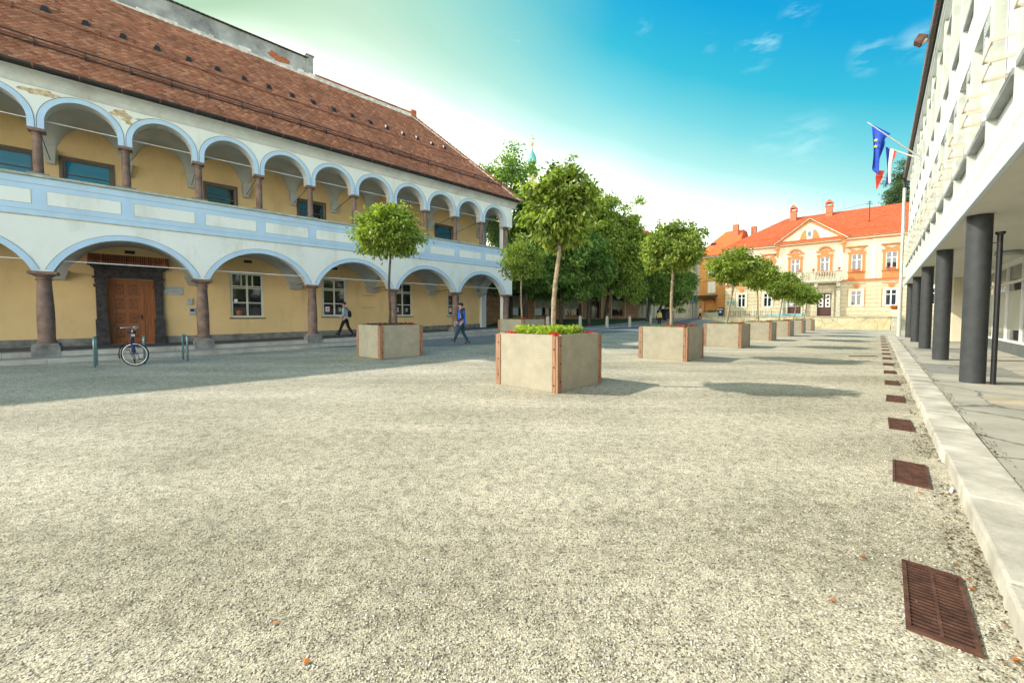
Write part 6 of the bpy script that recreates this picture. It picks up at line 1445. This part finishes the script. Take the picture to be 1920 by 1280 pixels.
def T(x,y,z): return (x*ca-y*sa-.0, x*sa+y*ca, z)
m=MB(); m.tube([T(0,.05,.345),T(-.04,.045,.62),T(-.06,.0,.72)],.012,8); m.tube([T(0,-.05,.345),T(-.04,-.045,.62),T(-.06,0,.72)],.012,8); m.tube([(-.06*ca,-.06*sa,.72),(-.13,-.0,.98)],.018,8); m.build('fork','bike_blue',BK,smooth=True)
m=MB(); m.tube([(-.13,0,.92),(-.09,0,.72)],.022,8); m.tube([(-.10,0,.76),(-.52,0,.32)],.020,8); m.tube([(-.11,0,.84),(-.60,0,.46)],.016,8); m.tube([(-.52,0,.30),(-.68,0,.86)],.017,8); m.tube([(-.52,.02,.30),(-1.06,.05,.345)],.011,8); m.tube([(-.52,-.02,.30),(-1.06,-.05,.345)],.011,8); m.tube([(-.66,0,.78),(-1.06,.05,.345)],.009,8); m.tube([(-.66,0,.78),(-1.06,-.05,.345)],.009,8); m.build('frame','bike_blue',BK,smooth=True)
m=MB(); m.tube([(-.13,0,.95),(-.15,0,1.05)],.014,8); hb=[(.0,.0,1.05),(.10,.10,1.10),(.02,.22,1.13),(-.14,.27,1.12),(-.24,.28,1.10)]
m.tube([(-.15+T(*p)[0],T(*p)[1],p[2]) for p in hb],.012,8); m.tube([(-.15+T(p[0],-p[1],p[2])[0],T(p[0],-p[1],p[2])[1],p[2]) for p in hb],.012,8); HB_=m.build('handlebar','chrome',BK,smooth=True)
m=MB(); 
for s in (1,-1): m.tube([(-.15+T(-.12,.27*s,1.12)[0],T(-.12,.27*s,1.12)[1],1.12),(-.15+T(-.25,.28*s,1.10)[0],T(-.25,.28*s,1.10)[1],1.10)],.018,8)
m.build('grips','black_rubber',HB_,smooth=True)
m=MB(); m.tube([(-.68,0,.86),(-.70,0,.93)],.013,8); m.hexa([(-.58,-.02,.92),(-.58,.02,.92),(-.84,.09,.92),(-.84,-.09,.92),(-.56,-.02,.97),(-.56,.02,.97),(-.86,.10,.99),(-.86,-.10,.99)]); bevel(m.build('saddle','black_rubber',BK),.015)
n=16
for (cx_,tf,a0,a1) in ((0,1,-15,120),(-1.06,0,20,200)):
    m=MB()
    for i in range(n):
        q=[]
        for (aa) in (a0+(a1-a0)*i/n,a0+(a1-a0)*(i+1)/n):
            a=R(aa)
            for w_ in (-.025,.025): q.append((cx_+T(.385*math.cos(a)*-1,w_,0)[0],T(.385*math.cos(a)*-1,w_,0)[1],.345+.385*math.sin(a)) if tf else (cx_+.385*math.cos(a),w_,.345+.385*math.sin(a)))
        m.face([q[0],q[1],q[3],q[2]])
    m.build('mudguard','black_rubber',BK,fix=False)
m=MB(); m.tube([(-.52,-.08,.30),(-.52,.08,.30)],.014,8); m.tube([(-.52,.08,.30),(-.44,.09,.16)],.009,6); m.tube([(-.52,-.08,.30),(-.60,-.09,.44)],.009,6); m.box(-.49,-.39,.09,.17,.145,.17); m.box(-.65,-.55,-.17,-.09,.43,.455); torus(m,(-.52,-.055,.30),.085,.006,(1,0,0),(0,0,1),24,5); m.build('pedals','iron',BK)
m=MB(); m.box(-.07,-.01,-.04,.04,.86,.93); m.build('headlight','chrome',BK)
# ============================================================ BOLLARDS, CONTAINERS, BIN, SIGN, CARS
bl=['pale stone bollard half hidden behind the front planter tree trunk','pale stone bollard just right of the front planter tree','pale stone bollard in the middle of the kerbside row','pale stone bollard left of the second planter tree','pale stone bollard farthest along the street, near the person in yellow']
bo=None
for i,(px,Zb) in enumerate(((1027,29.5),(1087.7,32.5),(1138,34.6),(1180.6,37),(1219.7,44.5))):
    x,y=(px-960)/740*Zb,Zb
    if bo is None:
        m=MB(); m.lathe([(.155,-.1),(.15,.06),(.145,.2),(.125,.85),(.105,.93),(.06,.985),(.01,1.0)],0,0,16); bo=m.build('bollard','bollard_stone'); smooth_angle(bo,50); o=bo
    else: o=bo.copy(); col.objects.link(o)
    o.location=(x,y,height(x,y)+.05); tag(o,bl[i],'bollard','stone bollards along the far kerb')
for i,(px,Zb,w2) in enumerate(((1247,51,1.3),(1258,51.8,1.1))):
    if i==1: break
    x,y=(px-960)/740*Zb,Zb; t=thing('recycling_container','large dark recycling container under the lawn trees','container',(x,y,height(x,y)),R(90-A_ANG))
    m=MB(); m.box(-1.1,1.1,-.6,.6,.15,1.15); bevel(m.build('body','container_dark',t),.04); m=MB(); m.hexa([(-1.15,-.65,1.15),(1.15,-.65,1.15),(1.15,.65,1.15),(-1.15,.65,1.15),(-1.1,-.2,1.5),(1.1,-.2,1.5),(1.1,.3,1.5),(-1.1,.3,1.5)]); bevel(m.build('lid','container_dark',t),.04)
    m=MB(); [m.lathe([(.1,0),(.1,.16)],sx*.9,sy*.5,10) for sx in (-1,1) for sy in (-1,1)]; m.build('wheels','black_rubber',t)
t=thing('litter_bin','dark blue wheeled bin with pale label on the terrace edge','bin',(*m2w(-10.1,YW+1.3),1.42),R(90-M_ANG))
m=MB(); m.hexa([(-.24,-.24,.0),(.24,-.24,.0),(.24,.24,.0),(-.24,.24,.0),(-.31,-.32,.98),(.31,-.32,.98),(.31,.32,.98),(-.31,.32,.98)]); bevel(m.build('body','bin_blue',t),.02)
m=MB(); m.hexa([(-.33,-.35,.98),(.33,-.35,.98),(.33,.36,.98),(-.33,.36,.98),(-.28,-.28,1.12),(.28,-.28,1.12),(.28,.32,1.16),(-.28,.32,1.16)]); bevel(m.build('lid','bin_blue',t),.02); m=MB(); m.box(-.30,.30,-.335,-.325,.86,.95); m.box(-.11,.11,-.318,-.305,.45,.66); m.build('label','paper',t)
t=thing('stone_trough','low beige stone flower trough at the terrace corner','planter',(*m2w(-11.25,YW+1.0),1.42),R(90-M_ANG)); m=MB(); m.box(-.8,.9,-.3,.3,0,.5); bevel(m.build('trough','balcony_stone',t),.03)
rs=np.random.RandomState(9); P=np.stack([rs.randn(160)*.4,rs.randn(160)*.15,.5+.2*rs.rand(160)],1); me=leaf_mesh('plants',P,rs.randn(160,3)+[0,0,.8],.2*(.5+rs.rand(160)),'herb',rs=rs); o=bpy.data.objects.new('plants',me); col.objects.link(o); o.parent=t
t=thing('road_sign','small square blue road sign on a post at the top of the street','sign',(27.4,60.0,height(27.4,60)),R(20)); m=MB(); m.tube([(0,0,0),(0,0,2.9)],.035,8); m.build('post','iron',t); m=MB(); m.box(-.32,.32,-.05,-.035,2.25,2.85); P_=m.build('sign_plate','sign_blue',t); m=MB(); m.prism([(-.2,2.45),(.0,2.45),(.0,2.38),(.2,2.55),(.0,2.72),(.0,2.62),(-.2,2.62)],-.056,-.051); m.build('arrow','paper',P_)
def car(x,y,rz,label):
    t=thing('parked_car',label,'car',(x,y,height(x,y)+.0),rz,'white cars parked at the far end of the street')
    m=MB(); m.prism([(-2.1,.3),(2.1,.3),(2.15,.65),(1.9,.88),(1.1,.98),(.5,1.42),(-1.1,1.45),(-1.9,1.0),(-2.15,.85)],-.85,.85); bevel(m.build('body','car_white',t),.06); m=MB(); m.prism([(1.02,1.0),(.48,1.37),(-1.0,1.39),(-1.7,1.02)],-.86,.86); m.prism([(-1.93,.98),(-1.12,1.43),(-1.16,1.46),(-1.98,1.02)],-.7,.7); m.build('windows','car_glass',t)
    for sx in (-1.35,1.35):
        for sy in (-.8,.8): m=MB(); m.prism([(sx+.32*math.cos(a*math.pi/8),.32+.32*math.sin(a*math.pi/8)) for a in range(16)],sy-.08,sy+.08); m.build('wheel','black_rubber',t)
car(31.0,70.5,R(100),'white parked car nearest the road sign'); car(34.6,76.5,R(95),'white parked car farther up the street beyond the road sign')
t=thing('far_house','distant pinkish house closing the end of the street','building',(46,104,0),R(28)); m=MB(); m.box(-14,16,0,8,0,10.5); m.build('wall','far_wall',t); m=MB(); m.hexa([(-14.5,-.6,10.5),(16.5,-.6,10.5),(16.5,8.6,10.5),(-14.5,8.6,10.5),(-12,3.8,14),(14,3.8,14),(14,4.2,14),(-12,4.2,14)]); m.build('roof','roof_orange',t)
for i in range(5): window(t,-12+i*5,-10.8+i*5,4.5,6.3,-.03,'window_white')
# church tower dome seen over the trees
Zt=92; t=thing('church_tower','green copper onion dome with gilded ball rising over the trees','tower',((997-960)/740*Zt,Zt,0),R(10))
m=MB(); m.box(-1.0,1.0,-1.0,1.0,0,34.4); m.build('shaft','cream_wall',t)
m=MB(); m.lathe([(.75,34.2),(.8,36.4),(.65,36.5)],0,0,12); m.build('lantern','iron',t)
m=MB(); m.lathe([(1.0,36.4),(1.08,36.8),(1.0,37.5),(.72,38.3),(.36,38.8),(.15,39.3),(.08,40.2)],0,0,20); m.build('dome','verdigris',t,smooth=True)
m=MB(); m.ball((0,0,40.6),.38); m.tube([(0,0,40.8),(0,0,42.6)],.07,6); m.box(-.5,.5,-.05,.05,41.8,41.95); m.build('ball_and_cross','gold',t,smooth=True)
# overhead wire
pts=[]; a_=Vector((*m2w(4.2,2.0),froof(2.0)+2.5)); b_2=Vector((20.5,62.0,13.8))
for i in range(25): q=i/24; p=a_.lerp(b_2,q); p.z-=1.3*math.sin(math.pi*q)*.9; pts.append(p)
m=MB(); m.tube(pts,.018,5); o=m.build('overhead_wire','iron'); tag(o,'thin black wire slung from the roof antenna across the mansion roof','wire')
# litter
ll=['by the nearest grate','between the nearest grate and the kerb, lower one','between the nearest grate and the kerb, upper one','close to the bottom right corner of the square','left of the nearest grate','at the bottom centre of the foreground','in the left foreground, brighter','right of the second grate']
lp=[(1617,1045),(1820,1105),(1815,1088),(1905,1240),(1560,1128),(575,1242),(516,1170),(1725,925)]
for i,(px,py) in enumerate(lp):
    xx=(px-960)/740; yy=-(py-623)/740; th_=R(2.4); d=Vector((xx,math.cos(th_)+yy*math.sin(th_),-math.sin(th_)+yy*math.cos(th_))); q=-1.45/d.z; x,y=d.x*q,d.y*q
    rs=np.random.RandomState(i); m=MB(); a=rs.rand()*6.28; s=.012+.007*rs.rand(); pts=[(math.cos(a+t_)*s*r_,math.sin(a+t_)*s*r_*.6,.012+.006*math.sin(3*t_)) for t_,r_ in ((0,1.2),(.9,.8),(2.0,.9),(3.14,1.1),(4.2,.8),(5.3,.9))]
    m.face(pts); m.face([(p_[0],p_[1],p_[2]-.002) for p_ in reversed(pts)]); o=m.build('fallen_leaf','orange_leaf',fix=False); o.location=(x,y,0); tag(o,'small orange fallen leaf on the gravel '+ll[i],'leaf','fallen leaves on the gravel')
m=MB(); m.tube([(3.60,3.18,.014),(3.68,3.24,.014)],.010,8); o=m.build('paper_scrap','paper'); tag(o,'crumpled white and orange litter beside the second drain grate','litter')
